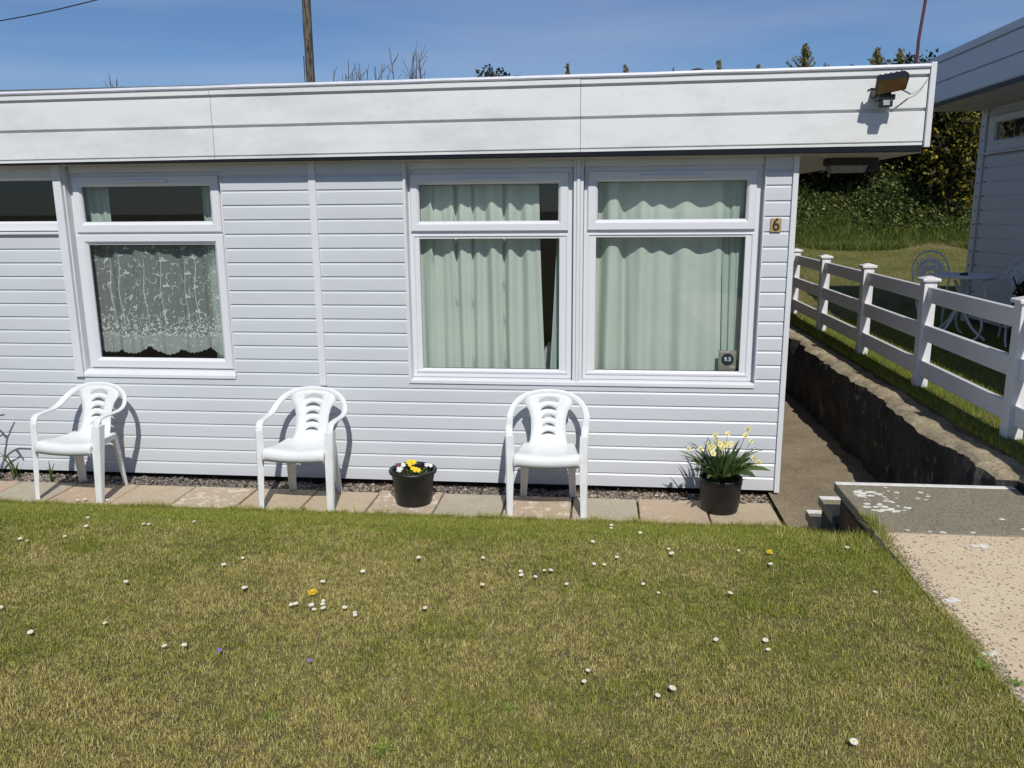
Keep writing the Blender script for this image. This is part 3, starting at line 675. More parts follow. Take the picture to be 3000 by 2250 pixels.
for cx in (-3.97, -3.88, -3.73, -3.66, -3.52, -3.33, -3.24, -3.08, -3.02):
    ribbon([(cx+.010*math.sin(k*.5), 1.18+k*.036) for k in range(20)], .0032)
mb.build('leaf_pattern', net_motif, LC, fixn=False)
# glimpse of furniture inside
mb = MB(); mb.bbox(-.47, .2, 6.62, 6.9, .1, 1.07, .04); mb.bbox(-.47, .2, 6.9, 7.3, .1, .62, .04)
mb.build('armchair', sofa_m, label='pale upholstered armchair glimpsed through the gap of the curtains', cat='armchair', bevel=.03)

# ------------------------------------------------------------------ small fittings
def text_mesh(s, size, name, mat, parent, loc, depth=.002, sx=1, bold=0.0):
    cu = bpy.data.curves.new(name, 'FONT'); cu.body = s; cu.size = size; cu.extrude = depth/2; cu.align_x = 'CENTER'; cu.align_y = 'CENTER'; cu.offset = bold
    tmp = bpy.data.objects.new(name, cu); col.objects.link(tmp)
    dg = bpy.context.evaluated_depsgraph_get(); me = bpy.data.meshes.new_from_object(tmp.evaluated_get(dg))
    bpy.data.objects.remove(tmp); me.materials.clear(); me.materials.append(mat)
    o = bpy.data.objects.new(name, me); col.objects.link(o); o.rotation_euler = (R(90), 0, 0); o.scale = (sx, 1, 1)
    o.parent = parent; o.location = Vector(loc)-Vector(ORI[parent.name]); return o
NP = thing('number_plate', (1.225, 6.14, 2.025), 'small brass house number plate reading 6', 'sign')
mb = MB(); L_ = []
for y, i in ((6.148, 0), (6.141, 0), (6.139, .002)):
    pts = []
    for cx_, cz_, a0 in ((1.255, 2.066, 0), (1.195, 2.066, 90), (1.195, 1.984, 180), (1.255, 1.984, 270)):
        for k in range(4): a = R(a0+k*30); pts.append((cx_+(.008-i)*math.cos(a), y, cz_+(.008-i)*math.sin(a)))
    L_.append(pts)
mb.loops(L_, cap1=True); mb.build('plate', brass, NP)
text_mesh('6', .125, 'numeral', brown_ink, NP, (1.225, 6.1375, 2.026), .002, .86, .0016)
SC = thing('score_card', (.945, 6.19, 1.03), 'grey brown card with a dark round badge reading 9.5 inside the right window', 'card')
mb = MB(); mb.box(.878, 1.010, 6.204, 6.206, .957, 1.098); mb.box(.882, 1.006, 6.2065, 6.2085, .945, .957); mb.build('backing_card', card, SC)
mb = MB(); mb.loops([[(.947+.046*math.cos(k*.19635), y, 1.030+.046*math.sin(k*.19635)) for k in range(32)] for y in (6.2039, 6.2030)], cap1=True); mb.build('badge', navy, SC)
text_mesh('9.5', .043, 'score', white_ink, SC, (.947, 6.2024, 1.031), .0006, 1.0, .0008)
for z, a, b in ((1.086, .888, .965), (.972, .965, 1.0)): mb = MB(); mb.box(a, b, 6.2030, 6.2038, z, z+.004); mb.build('faint_line', lichen_m, SC)
SC.location.y += .034

FL = thing('flood_light', (1.80, 5.99, 2.87), 'black floodlight with amber glass and motion sensor on the right end of the fascia', 'floodlight')
# head: glass quad and box behind it, turned down and to the right
gq = [Vector(p) for p in ((1.757, 5.868, 2.862), (1.925, 5.835, 2.893), (1.922, 5.775, 2.962), (1.747, 5.806, 2.938))]
nrm = (gq[1]-gq[0]).cross(gq[3]-gq[0]).normalized(); cen = sum(gq, Vector())/4
if nrm.y > 0: nrm = -nrm
ex = lambda p, s, d: cen+(p-cen)*s+nrm*d
mb = MB(); mb.loops([[ex(p, 1.07, .004) for p in gq], [ex(p, 1.07, -.03) for p in gq], [ex(p, .92, -.075) for p in gq]], cap1=True); mb.loops([[ex(p, 1.07, .004) for p in gq], [ex(p, .99, .004) for p in gq], [ex(p, .99, -.004) for p in gq]])
for k in range(5):
    t_ = .12+.19*k; a = ex(gq[3].lerp(gq[2], t_), .95, -.07); b = ex(gq[0].lerp(gq[1], t_), .95, -.07); mb.tube([a-nrm*.008, b-nrm*.008], .007, 4)
mb.build('housing', black_plastic, FL, bevel=.003)
mb = MB(); mb.add([ex(p, .992, -.001) for p in gq], [(0, 1, 2, 3)]); mb.build('glass', flood_glass, FL)
mb = MB(); mb.box(1.765, 1.865, 5.90, 6.009, 2.86, 2.915); mb.tube([(1.775, 5.89, 2.90), (1.735, 5.90, 2.905), (1.73, 5.95, 2.90)], .008, 6); mb.build('bracket', black_plastic, FL, bevel=.004)
mb = MB(); mb.box(1.782, 1.885, 5.875, 5.96, 2.832, 2.868); mb.box(1.797, 1.868, 5.862, 5.925, 2.788, 2.8315); sn = mb.build('sensor', black_plastic, FL, bevel=.005)
mb = MB(); mb.bbox(1.806, 1.846, 5.857, 5.8615, 2.797, 2.827, .002); mb.build('sensor_lens', grey_lens, sn)
CB = MB(); CB.tube(catmull([(1.93, 5.90, 2.895), (1.98, 5.95, 2.885), (2.01, 5.985, 2.878)], 5), .0045, 6); CB.tube(catmull([(2.01, 5.985, 2.878), (2.04, 5.99, 2.886), (2.08, 5.99, 2.915), (2.122, 6.003, 2.975)], 6), .0018, 5)
CB.build('cable', cable_m, FL)

BL = thing('bulkhead_lamp', (1.8, 6.6, 2.507), 'unlit black bulkhead lamp with cream diffuser under the side eave', 'lamp')
mb = MB(); mb.bbox(1.655, 1.955, 6.52, 6.68, 2.452, 2.5075, .003); mb.box(1.9555, 2.02, 6.55, 6.66, 2.415, 2.5075); mb.build('base', black_plastic, BL, bevel=.004)
mb = MB(); mb.loops([[(1.665, 6.525, 2.4515), (1.945, 6.525, 2.4515), (1.945, 6.675, 2.4515), (1.665, 6.675, 2.4515)], [(1.69, 6.545, 2.40), (1.925, 6.545, 2.40), (1.925, 6.655, 2.40), (1.69, 6.655, 2.40)]], cap1=True, cap0=True); mb.build('diffuser', diffuser, BL, bevel=.006)

# ------------------------------------------------------------------ white plastic garden chairs
def make_chair(label, grp):
    t_ = thing('garden_chair', (0, 0, 0), label, 'chair', grp, local=True)
    # loop: arms running into the arched top rail; (x, y, z) for the left half, width direction, half width
    ctl = [(-.262, -.160, .50, 0, .029), (-.266, -.150, .585, 0, .028), (-.270, -.115, .632, 0, .026), (-.275, -.02, .640, 0, .026), (-.281, .08, .642, 5, .025), (-.281, .155, .660, 22, .0235),
           (-.262, .215, .705, 42, .022), (-.215, .258, .752, 60, .022), (-.13, .286, .788, 77, .023), (0, .296, .800, 90, .024)]
    full = ctl+[(-x, y, z, 180-a, w) for x, y, z, a, w in reversed(ctl[:-1])]
    cp = catmull([(x, y, z) for x, y, z, a, w in full], 5)
    L_ = []; n_ = len(cp)
    for i, p in enumerate(cp):
        s_ = i/5; k = min(int(s_), len(full)-2); u = s_-k; a = R(180-(full[k][3]*(1-u)+full[k+1][3]*u)); w = full[k][4]*(1-u)+full[k+1][4]*u
        d = (cp[min(i+1, n_-1)]-cp[max(i-1, 0)]).normalized()
        wd = Vector((math.cos(a), 0, math.sin(a))); wd = (wd-d*wd.dot(d)).normalized(); td = d.cross(wd)
        prof = []
        for q in range(12):
            b = q*math.pi/6; cx_, sx_ = math.cos(b), math.sin(b)
            prof.append(p+wd*w*math.copysign(abs(cx_)**.6, cx_)+td*.0095*math.copysign(abs(sx_)**.7, sx_))
        L_.append(prof)
    mb = MB(); mb.smooth = True; mb.loops(L_, cap0=True, cap1=True); mb.build('arm_loop', chair_white, t_)
    # seat
    mb = MB(); mb.smooth = True; L_ = []
    rows = [(-.214, .372, .226), (-.220, .410, .228), (-.214, .437, .230), (-.195, .449, .230), (-.15, .447, .228), (-.08, .437, .222), (0, .430, .212), (.08, .430, .200), (.14, .436, .190), (.165, .440, .186)]
    for r_, (y, z, hw) in enumerate(rows):
        row = []
        for k in range(-12, 13):
            u = k/12; zz_ = z+(.014*u*u-.006 if r_ > 2 else 0.0)-(.010*(1-u*u) if r_ < 2 else 0); x = hw*u
            row.append((x, y+(.010*(u*u) if r_ < 4 else 0), zz_))
        row = [(row[0][0]-.004, row[0][1], min(row[0][2]-.035, .42))]+[(row[0][0]-.003, row[0][1], row[0][2]-.008)]+row[1:-1]+[(row[-1][0]+.003, row[-1][1], row[-1][2]-.008)]+[(row[-1][0]+.004, row[-1][1], min(row[-1][2]-.035, .42))]
        L_.append(row)
    L_.append([(p[0], .172, p[2]-.03) for p in L_[-1]])
    mb.loops(L_, closed=False); mb.build('seat', chair_white, t_, solid=.006, fixn=False)
    # backrest with five crescent slots
    def hw(z): return float(np.interp(z, [.43, .46, .50, .56, .62, .66, .70, .735, .77, .80], [.150, .136, .131, .128, .131, .142, .163, .190, .190, .120]))
    def by(z, x): return float(np.interp(z, [.43, .45, .48, .55, .70, .80], [.140, .172, .190, .212, .262, .290]))-.35*x*x*(1 if z < .7 else .6)
    slots = [(.494, .058, .0145), (.552, .057, .0145), (.610, .060, .0155), (.667, .067, .0175), (.722, .082, .0205)]
    prev = []
    rows = [(z, 0, None) for z in (.432, .445, .462, .480)]
    for z, sw, h in slots: rows += [(z, sw, 'lo', h), (z, sw, 'hi', h)]
    rows += [(.778, .1, None), (.792, .08, None)]
    N = 9; cols = []
    L_ = []
    for r_ in rows:
        z = r_[0]; sw = r_[1] or .06; h_ = hw(z); row = []
        xs_ = [-h_, -(h_*.5+sw*.5)]+[sw*(-1+2*k/(N-1)) for k in range(N)]+[(h_*.5+sw*.5), h_]
        for x in xs_:
            u = x/sw; zz_ = z
            if r_[2] == 'lo': zz_ = z+max(0, 1-u*u)*r_[3]*.72
            if r_[2] == 'hi': zz_ = z+max(0, 1-u*u)*r_[3]*1.95
            if r_[2] is None and z > .77: zz_ = z-.28*x*x*6*.5
            row.append((x, by(zz_, x), zz_))
        L_.append(row)
    mb = MB(); mb.smooth = True; n = len(L_[0]); vs = [p for l in L_ for p in l]; fs = []
    for k in range(len(L_)-1):
        hole = rows[k][2] == 'lo'
        for i in range(n-1):
            if hole: continue
            fs.append((k*n+i, k*n+i+1, (k+1)*n+i+1, (k+1)*n+i))
    mb.add(vs, fs); mb.build('backrest', chair_white, t_, solid=.006, fixn=True)
    # legs: L-shaped channels
    def leg(x0, y0, z0_, x1, y1, w0_, w1_, d0, d1, sx, front):
        mb = MB(); L_ = []; th = .006
        for q in range(7):
            u = q/6; z = z0_*(1-u); x = x0+(x1-x0)*u; y = y0+(y1-y0)*u; w = w0_+(w1_-w0_)*(u**.8)-(.012*(1-u/.34)**2 if front and u < .34 else 0); d = d0+(d1-d0)*u; r_ = .010
            s_ = sx; f = 1 if front else -1
            # outline in plan, outer corner at (x, y)
            pl = [(x-s_*w, y), (x-s_*r_, y), (x, y+f*r_), (x, y+f*d), (x-s_*th, y+f*d), (x-s_*th, y+f*(r_+th)), (x-s_*(r_+th), y+f*th), (x-s_*w, y+f*th)]
            L_.append([(a, b, z) for a, b in pl])
        mb.loops(L_, cap0=True, cap1=True); return mb
    for s_ in (-1, 1):
        mb = leg(s_*.2945, -.164, .585, s_*.285, -.215, .074, .044, .074, .040, s_, True); mb.build('leg', chair_white, t_, bevel=.003)
        mb = leg(s_*.198, .176, .425, s_*.212, .225, .066, .048, .055, .036, s_, False); mb.build('leg', chair_white, t_, bevel=.003)
    return t_
grp = 'white plastic garden chairs against the chalet wall'
c1 = make_chair('white plastic armchair furthest left, under the lace curtained window', grp)
c1.location = (-4.00, 5.735, .004); c1.rotation_euler.z = R(-4)
dup(c1, (-2.205, 5.70, .004), R(-1.0), 'middle white plastic armchair, between the lace window and the black pansy pot')
dup(c1, (-.378, 5.725, .004), R(2), 'white plastic armchair on the right, below the pair of sage curtained windows')

# ------------------------------------------------------------------ flower pots
def leafblade(mb, base, ang, length, width, bend, zl, n=7, twist=0):
    """arching strap leaf"""
    bx_, by_, bz = base; l, r_, c_ = [], [], []; d = Vector((math.cos(ang), math.sin(ang), 0)); side = Vector((-d.y, d.x, 0))
    for k in range(n):
        u = k/(n-1); out = length*(bend*u*u*.9+.10*u); h = zl*length*(u-.42*bend*u*u*u); w = width*(math.sin(math.pi*min(1, .18+.80*u))**.7)*(1 if u < .99 else .1)
        p = Vector((bx_, by_, bz))+d*out+Vector((0, 0, h)); sd = side*math.cos(twist*u)+Vector((0, 0, 1))*math.sin(twist*u)
        l.append(p-sd*w*.5); c_.append(p+Vector((0, 0, -w*.18))); r_.append(p+sd*w*.5)
    mb.loops([l, c_, r_], closed=False)
def set_tint(o, f):
    me = o.data; a = me.attributes.new('tint', 'FLOAT', 'POINT'); a.data.foreach_set('value', [f(i) for i in range(len(me.vertices))])
PT1 = thing('flower_pot', (-1.385, 5.75, .003), 'black round tub of yellow and white pansies between the middle and right chairs', 'flower pot', 'black flower pots on the slabs')
mb = MB(); mb.smooth = True; mb.lathe([(.0, 0), (.125, 0), (.132, .006), (.136, .045), (.1375, .047), (.139, .05), (.146, .13), (.152, .185), (.154, .190), (.156, .195), (.158, .222), (.166, .228), (.176, .236), (.180, .248), (.176, .260), (.165, .264), (.155, .258), (.150, .242), (.148, .20)], PT1.location, 48)
mb.build('tub', black_plastic, PT1, fixn=True)
mb = MB(); mb.lathe([(0, .214), (.148, .208)], PT1.location, 32); mb.build('compost', soil, PT1)
def petalflower(mb, c, r_, nrm_, n=5, cup=.25, wide=.85):
    nrm_ = Vector(nrm_).normalized(); a = nrm_.orthogonal().normalized(); b = nrm_.cross(a); c = Vector(c)
    for k in range(n):
        th = 6.283*k/n+.3; d = a*math.cos(th)+b*math.sin(th); s_ = nrm_.cross(d); R_ = r_*(1 if k % 2 else .88)
        pts = [c, c+d*R_*.4+s_*R_*wide*.42+nrm_*cup*R_*.3, c+d*R_*.85+s_*R_*wide*.40+nrm_*cup*R_*.5, c+d*R_+nrm_*cup*R_*.4, c+d*R_*.85-s_*R_*wide*.40+nrm_*cup*R_*.5, c+d*R_*.4-s_*R_*wide*.42+nrm_*cup*R_*.3]
        mb.add(pts, [(0, 1, 2, 3, 4, 5)])
px_, py_ = -1.385, 5.75
for (dx, dy, dz, rr, m_) in ((-.040, .05, .295, .026, yellow_petal), (-.012, .075, .29, .027, yellow_petal), (-.025, .02, .285, .020, yellow_petal), (.028, -.055, .275, .028, yellow_petal), (.055, -.06, .272, .024, yellow_petal), (.005, -.04, .28, .020, yellow_petal),
                           (-.085, -.055, .272, .032, white_petal), (-.072, .0, .29, .022, white_petal), (.100, .03, .285, .022, white_petal), (.130, .02, .285, .020, white_petal), (-.115, .02, .28, .026, maroon_petal), (-.105, -.01, .275, .02, maroon_petal)):
    mb = MB(); petalflower(mb, (px_+dx, py_+dy, dz), rr, (rnd.uniform(-.4, .4), -.6, .9)); mb.cur = 1; mb.tube([(px_+dx*.9, py_+dy, .215), (px_+dx, py_+dy, dz)], .002, 4)
    mb.build('pansy', [m_, stem_m], PT1, fixn=False)
mb = MB(); g = random.Random(5)
for k in range(70):
    a = g.uniform(0, 6.28); r_ = .135*math.sqrt(g.random()); leafblade(mb, (px_+r_*math.cos(a), py_+r_*math.sin(a), .212), g.uniform(0, 6.28), g.uniform(.03, .06), .016, .8, .8, 5)
o = mb.build('pansy_leaves', daff_leaf, PT1, fixn=False); set_tint(o, lambda i: (i*7 % 23)/23)

PT2 = thing('flower_pot', (.87, 5.785, .003), 'taller black pot of daffodils and tulip leaves near the chalet corner', 'flower pot', 'black flower pots on the slabs')
mb = MB(); mb.smooth = True; mb.lathe([(0, 0), (.122, 0), (.128, .006), (.131, .038), (.135, .040), (.136, .044), (.142, .12), (.149, .20), (.152, .205), (.154, .245), (.152, .252), (.145, .252), (.141, .235), (.139, .19)], PT2.location, 48); mb.build('tub', black_plastic, PT2)
mb = MB(); mb.lathe([(0, .215), (.139, .208)], PT2.location, 32); mb.build('compost', soil, PT2)
qx, qy = .87, 5.785; g = random.Random(9); mb = MB()
for k in range(125):
    a = g.uniform(0, 6.28); r_ = .10*math.sqrt(g.random()); aa_ = a+g.uniform(-.5, .5)
    leafblade(mb, (qx+r_*math.cos(a), qy+r_*math.sin(a), .21), aa_, g.uniform(.20, .37), g.uniform(.014, .026), g.uniform(.15, .85), g.uniform(.85, 1), 7, g.uniform(-1, 1))
o = mb.build('strap_leaves', daff_leaf, PT2, fixn=False); set_tint(o, lambda i: ((i//21)*7919 % 97)/97*.9)
mb = MB()
for a, ln, w, bd in ((-1.0, .27, .10, 1.05), (-.6, .30, .09, 1.0), (-2.0, .23, .09, 1.1), (-2.5, .26, .085, 1.0), (-1.5, .22, .08, .9), (3.0, .26, .06, .8), (.2, .22, .06, .9), (2.4, .26, .055, .5), (-2.9, .27, .05, .6), (.9, .25, .05, .5)):
    leafblade(mb, (qx+.07*math.cos(a), qy+.07*math.sin(a), .225), a, ln, w, bd, .85, 9, .4)
o = mb.build('tulip_leaves', daff_leaf, PT2, fixn=False); set_tint(o, lambda i: .60+.3*((i//27)*31 % 7)/7)
def daff(dx, dy, z, r_=.024, nr=(0, -1, .5)):
    mb = MB(); c_ = Vector((qx+dx, qy+dy, z)); petalflower(mb, c_, r_, nr, 6, .05, .75); n_ = Vector(nr).normalized()
    mb.cur = 1; a = n_.orthogonal().normalized(); b = n_.cross(a); mb.loops([[c_+(a*math.cos(k)+b*math.sin(k))*q+n_*h for k in np.linspace(0, 6.283, 9)[:-1]] for q, h in ((.003, 0), (.006, .005), (.007, .010))])
    mb.cur = 2; mb.tube(catmull([(qx+dx*.25, qy+dy*.3, .22), (qx+dx*.7, qy+dy*.8, z*.75), (qx+dx, qy+dy+.006, z)], 4), .0022, 4); mb.build('daffodil', [lemon_petal, trumpet_petal, stem_m], PT2, fixn=False)
for d in ((-.155, -.02, .465), (-.235, 0, .455), (-.045, .03, .555), (-.035, -.01, .52), (.04, .04, .565), (-.085, -.03, .49), (-.095, -.04, .465), (-.06, -.03, .48), (-.02, -.04, .505), (0, -.05, .495), (.02, -.04, .505), (.04, -.05, .500), (.005, -.03, .515), (-.01, -.06, .485), (.055, -.03, .51),
          (-.07, -.06, .445), (.185, .05, .60), (.165, .04, .555), (.205, .03, .515), (.215, -.02, .405), (.255, -.02, .375), (-.10, -.01, .50)): daff(*d, r_=rnd.uniform(.018, .026), nr=(rnd.uniform(-.7, .7), -1, rnd.uniform(.1, .9)))
# spring sprouts at the left of the wall
def sprout(loc, n, h, label, seed):
    g = random.Random(seed); mb = MB()
    for k in range(n): leafblade(mb, (loc[0]+g.uniform(-.02, .02), loc[1]+g.uniform(-.015, .015), 0), g.uniform(0, 6.28), g.uniform(.6, 1)*h, .013, g.uniform(.05, .4), 1, 7, g.uniform(-1, 1))
    o = mb.build('bulb_sprout', sprout_leaf, label=label, cat='plant', group='bulb sprouts in the gravel', fixn=False); set_tint(o, lambda i: ((i//21)*37 % 11)/11)
sprout((-4.93, 5.985), 8, .24, 'clump of green bulb leaves at the extreme left edge of the gravel', 1)
sprout((-4.80, 6.00), 9, .28, 'taller clump of bulb leaves left of the leftmost chair', 2)
sprout((-4.46, 5.985), 5, .22, 'slim yellow green bulb shoots behind the left leg of the leftmost chair', 3)
# bare rose bush at the left edge
RB = thing('bare_rose_bush', (-5.02, 5.86, 0), 'leafless rose bush poking in at the left edge', 'bush')
mb = MB()
for pts in ([(-5.02, 5.86, 0), (-5.0, 5.85, .25), (-4.93, 5.84, .45), (-4.80, 5.82, .57), (-4.66, 5.80, .60)], [(-4.93, 5.84, .45), (-4.88, 5.88, .60), (-4.80, 5.9, .72)], [(-5.0, 5.85, .25), (-4.93, 5.9, .33), (-4.80, 5.92, .40)], [(-5.02, 5.86, 0), (-5.1, 5.9, .4), (-5.2, 5.9, .8)], [(-4.80, 5.82, .57), (-4.74, 5.80, .50)], [(-4.88, 5.88, .60), (-4.95, 5.88, .68)]):
    cp = catmull(pts, 4); mb.tube(cp, [.011*(1-.55*i/len(cp)) for i in range(len(cp))], 6)
mb.build('stems', twig_m, RB, fixn=False)

# ------------------------------------------------------------------ lawn flowers
def hz(x, y): return float(gz(x, y))
def daisy_mesh(seed):
    g = random.Random(seed); mb = MB(); c_ = Vector((0, 0, .022)); n_ = Vector((g.uniform(-.15, .15), g.uniform(-.45, -.1), 1)).normalized(); a = n_.orthogonal().normalized(); b = n_.cross(a)
    for k in range(15):
        th = k*6.283/15; d = a*math.cos(th)+b*math.sin(th); s_ = n_.cross(d)
        mb.add([c_+d*.002+s_*.0009, c_+d*.0085+s_*.0016+n_*.0012, c_+d*.0102+n_*.001, c_+d*.0085-s_*.0016+n_*.0012, c_+d*.002-s_*.0009], [(0, 1, 2, 3, 4)])
    mb.cur = 1; mb.loops([[c_+(a*math.cos(k)+b*math.sin(k))*q+n_*h for k in np.linspace(0, 6.283, 9)[:-1]] for q, h in ((.0036, 0), (.0032, .0018), (.0016, .0028))], cap1=True)
    mb.cur = 2; mb.tube([(0, 0, 0), c_], .0009, 4)
    return mb
DAISY = [(-2.769,3.435),(-2.726,3.425),(-2.581,3.495),(-2.576,3.655),(-2.695,3.845),(-2.321,3.74),(-2.291,3.74),(-2.089,3.82),(-1.98,3.02),(-1.864,2.685),(-1.655,3.245),(-1.602,3.325),(-1.458,3.015),(-1.459,3.035),(-1.152,3.105),(-1.013,3.22),(-.804,3.39),(-.515,3.42),(-.478,3.14),(-1.207,2.89),(-1.192,2.9),(-1.12,2.88),(-1.105,2.865),(-1.095,2.945),(-1.083,2.905),(-1.069,2.87),(-.988,2.885),(-.939,2.86),(-.93,2.835),(-.671,2.91),(-.332,3.285),(-.327,3.26),(-.264,3.24),(-.232,3.32),(-.203,3.315),(-.018,3.405),(.027,3.415),(.085,3.495),(-.026,3.69),(.188,3.215),(.247,3.155),(-.129,3.185),(.325,3.63),(.333,3.555),(.647,3.66),(.755,3.475),(.534,3.155),(.428,2.775),(.605,2.79),(.602,2.725),(1.122,3.235),(1.156,3.745),(-.029,2.53),(-.04,2.46),(.246,2.44),(.748,2.215),(.196,2.4),(-1.545,2.54),(-1.476,2.55),(-2.1,2.59),(-2.343,2.75),(.076,4.66),(.07,4.4),(.208,3.925)]
protos = [daisy_mesh(i).build('daisy', [white_petal, yellow_petal, stem_m], fixn=False) for i in range(4)]
special = {54: 'largest open daisy in the near right part of the lawn', 55: 'single daisy nearest the camera at the bottom right', 29: 'lone daisy right of the dandelion cluster, midway across the lawn', 50: 'lone daisy near the path edge at the right', 51: 'daisy in the long grass beside the steps', 8: 'lone daisy left of the middle of the lawn, level with the dandelion', 45: 'daisy just below the smaller yellow dandelion', 14: 'daisy just behind the large yellow dandelion', 9: 'lone daisy nearest the camera left of the dandelion cluster'}
for i, (x, y) in enumerate(DAISY):
    if i < 4: o = protos[i]
    else: o = protos[i % 4].copy(); col.objects.link(o)
    o.location = (x, y, hz(x, y)+rnd.uniform(-.004, .006)); o.rotation_euler = (0, 0, rnd.uniform(-.6, .6)); s_ = rnd.uniform(.8, 1.15)*(1.15 if i in (54, 48, 43, 55, 25, 21) else 1); o.scale = (s_,)*3
    lab = special.get(i) or ('small white daisy of the tight cluster in front of the large dandelion' if 19 <= i <= 28 else 'small white daisy scattered on the mown lawn')
    tag(o, lab, 'flower', 'daisies in the cluster by the dandelion' if (19 <= i <= 28) else 'daisies scattered on the lawn')
for (x, y, z) in ((-3.92, 5.50, .01), (-3.88, 5.53, .008), (-3.66, 5.47, .03)):
    o = protos[0].copy(); col.objects.link(o); o.location = (x, y, z-.012); o.scale = (1.3,)*3; tag(o, 'white daisy at the grass edge under the leftmost chair', 'flower', 'daisies under the leftmost chair')
def dandelion(x, y, z, r_, label):
    mb = MB(); g = random.Random(int(x*100)); c_ = Vector((0, 0, .02))
    for ring_, (rr, h, n) in enumerate(((1, 0, 22), (.75, .003, 18), (.45, .006, 12))):
        for k in range(n):
            th = k*6.283/n+ring_*.2; d = Vector((math.cos(th), math.sin(th), 0)); s_ = Vector((-d.y, d.x, 0)); L0 = r_*rr*g.uniform(.85, 1.1)
            mb.add([c_+Vector((0, 0, h)), c_+d*L0*.9+s_*r_*.08+Vector((0, 0, h+.003)), c_+d*L0+Vector((0, 0, h+.001)), c_+d*L0*.9-s_*r_*.08+Vector((0, 0, h+.003))], [(0, 1, 2, 3)])
    mb.cur = 1; mb.tube([(0, 0, 0), c_], .0018, 5)
    o = mb.build('dandelion', [yellow_petal, stem_m], label=label, cat='flower', group='dandelions', fixn=False); o.location = (x, y, z); o.rotation_euler = (.25, 0, 0)
dandelion(-1.162, 3.015, .600, .021, 'large bright yellow dandelion behind the daisy cluster')
dandelion(.782, 3.645, .580, .017, 'smaller yellow dandelion at the right, just behind a daisy')
for k, (x, y) in enumerate(((-1.335, 2.535), (-.991, 2.50))):
    mb = MB(); petalflower(mb, (0, 0, .022), .009, (.2, -.6, 1), 4); mb.cur = 1; mb.tube([(0, 0, 0), (0, 0, .022)], .001, 4)
    o = mb.build('violet', [purple_petal, stem_m], label=('tiny violet flower in the lawn, the one further left', 'tiny violet flower in the lawn, the one further right')[k], cat='flower', group='tiny violet flowers', fixn=False); o.location = (x, y, .6)
def rosette(x, y, z, n, ln, w, label, nm='lawn_weed', seed=1, bend=1.1, zl=.4):
    mb = MB(); g = random.Random(seed)
    for k in range(n): leafblade(mb, (x, y, z-.004), 6.283*k/n+g.uniform(-.3, .3), ln*g.uniform(.6, 1.1), w, bend, zl*g.uniform(.6, 1.4), 6)
    o = mb.build(nm, weed_leaf, label=label, cat='weed', fixn=False); set_tint(o, lambda i: (i*13 % 17)/17)
rosette(-.274, 2.325, .6, 60, .040, .0045, 'bright green feathery weed near the bottom centre of the lawn', seed=1)
rosette(-1.017, 2.215, .6, 40, .035, .0045, 'low green weed patch left of the bottom centre', seed=2)
rosette(-.617, 2.085, .6, 9, .055, .012, 'grey green plantain rosette at the bottom edge of the lawn', seed=3)
rosette(-.585, 2.555, .6, 34, .03, .0045, 'pale green weed in mid lawn', seed=4)
rosette(1.30, 2.70, .6, 7, .050, .022, 'broad leaved dock growing at the edge of the pink path', seed=5, bend=.8, zl=.6)
rosette(1.375, 2.62, .602, 14, .035, .010, 'small crinkled weed spreading onto the pink path', seed=6)
rosette(.877, 3.125, .597, 12, .04, .008, 'dark flat weed in the lawn left of the path', seed=7)
rosette(.95, 3.62, .58, 18, .05, .010, 'leafy clover like weed below the daisy beside the steps', seed=8)
rosette(-2.16, 5.50, .0, 22, .07, .007, 'grass and weed tuft in the slab joint under the middle chair', seed=9, bend=.7, zl=.8)

# ------------------------------------------------------------------ steps
ST = thing('concrete_steps', (1.8, 4.6, 0), 'speckled grey concrete steps with white painted nosings beside the chalet', 'steps')
mb = MB(); mb.bbox(1.341, 2.316, 3.93, 4.670, .552, .603, .004); mb.build('landing', landing_m, ST, bevel=.004)
mb = MB(); mb.bbox(1.346, 2.30, 4.6705, 4.990, .350, .402, .004); mb.bbox(1.352, 2.26, 4.991, 5.290, .14, .200, .004); mb.build('tread', landing_m, ST, bevel=.004)
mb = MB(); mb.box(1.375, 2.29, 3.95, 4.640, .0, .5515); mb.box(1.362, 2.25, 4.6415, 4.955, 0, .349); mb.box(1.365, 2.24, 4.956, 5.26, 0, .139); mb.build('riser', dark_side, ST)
mb = MB(); mb.box(1.368, 1.3745, 4.02, 4.52, .30, .50); mb.build('rusty_patch', rust_board, ST)
mb = MB(); mb.bbox(1.343, 2.31, 4.632, 4.6745, .590, .6055, .002); mb.bbox(1.348, 2.29, 4.940, 4.9945, .385, .4045, .002); mb.bbox(1.354, 2.24, 5.235, 5.2945, .178, .2025, .002); mb.build('nosing', nosing_m, ST)
BZ = [0]
def blotch(mb, x, y, z, r_, seed):
    BZ[0] += 1; z += (BZ[0] % 30)*.00003
    g = random.Random(seed); n = 22; a = [g.uniform(.72, 1.15) for _ in range(n)]
    mb.add([(x+r_*a[k]*math.cos(k*6.283/n), y+r_*.8*a[k]*math.sin(k*6.283/n), z) for k in range(n)], [tuple(range(n))])
mb = MB(); g = random.Random(8)
for k in range(46):
    t_ = g.random(); x = 1.40+g.expovariate(9); y = 4.57-g.random()*.12-.10*t_; blotch(mb, x, y, .6036, g.uniform(.006, .020), k)
for k in range(26): blotch(mb, 1.44+g.gauss(.06, .05), 4.26+g.gauss(0, .03), .6037, g.uniform(.008, .024), k+90)
for x, y, r_ in ((1.60, 4.60, .012), (1.44, 4.42, .010), (1.45, 4.49, .014), (1.50, 3.96, .012), (1.60, 3.95, .010), (1.66, 3.945, .017), (1.80, 3.955, .015), (2.02, 4.15, .016), (2.06, 4.02, .013)): blotch(mb, x, y, .6038, r_, int(x*100))
mb.build('lichen', lichen_m, ST, fixn=False)
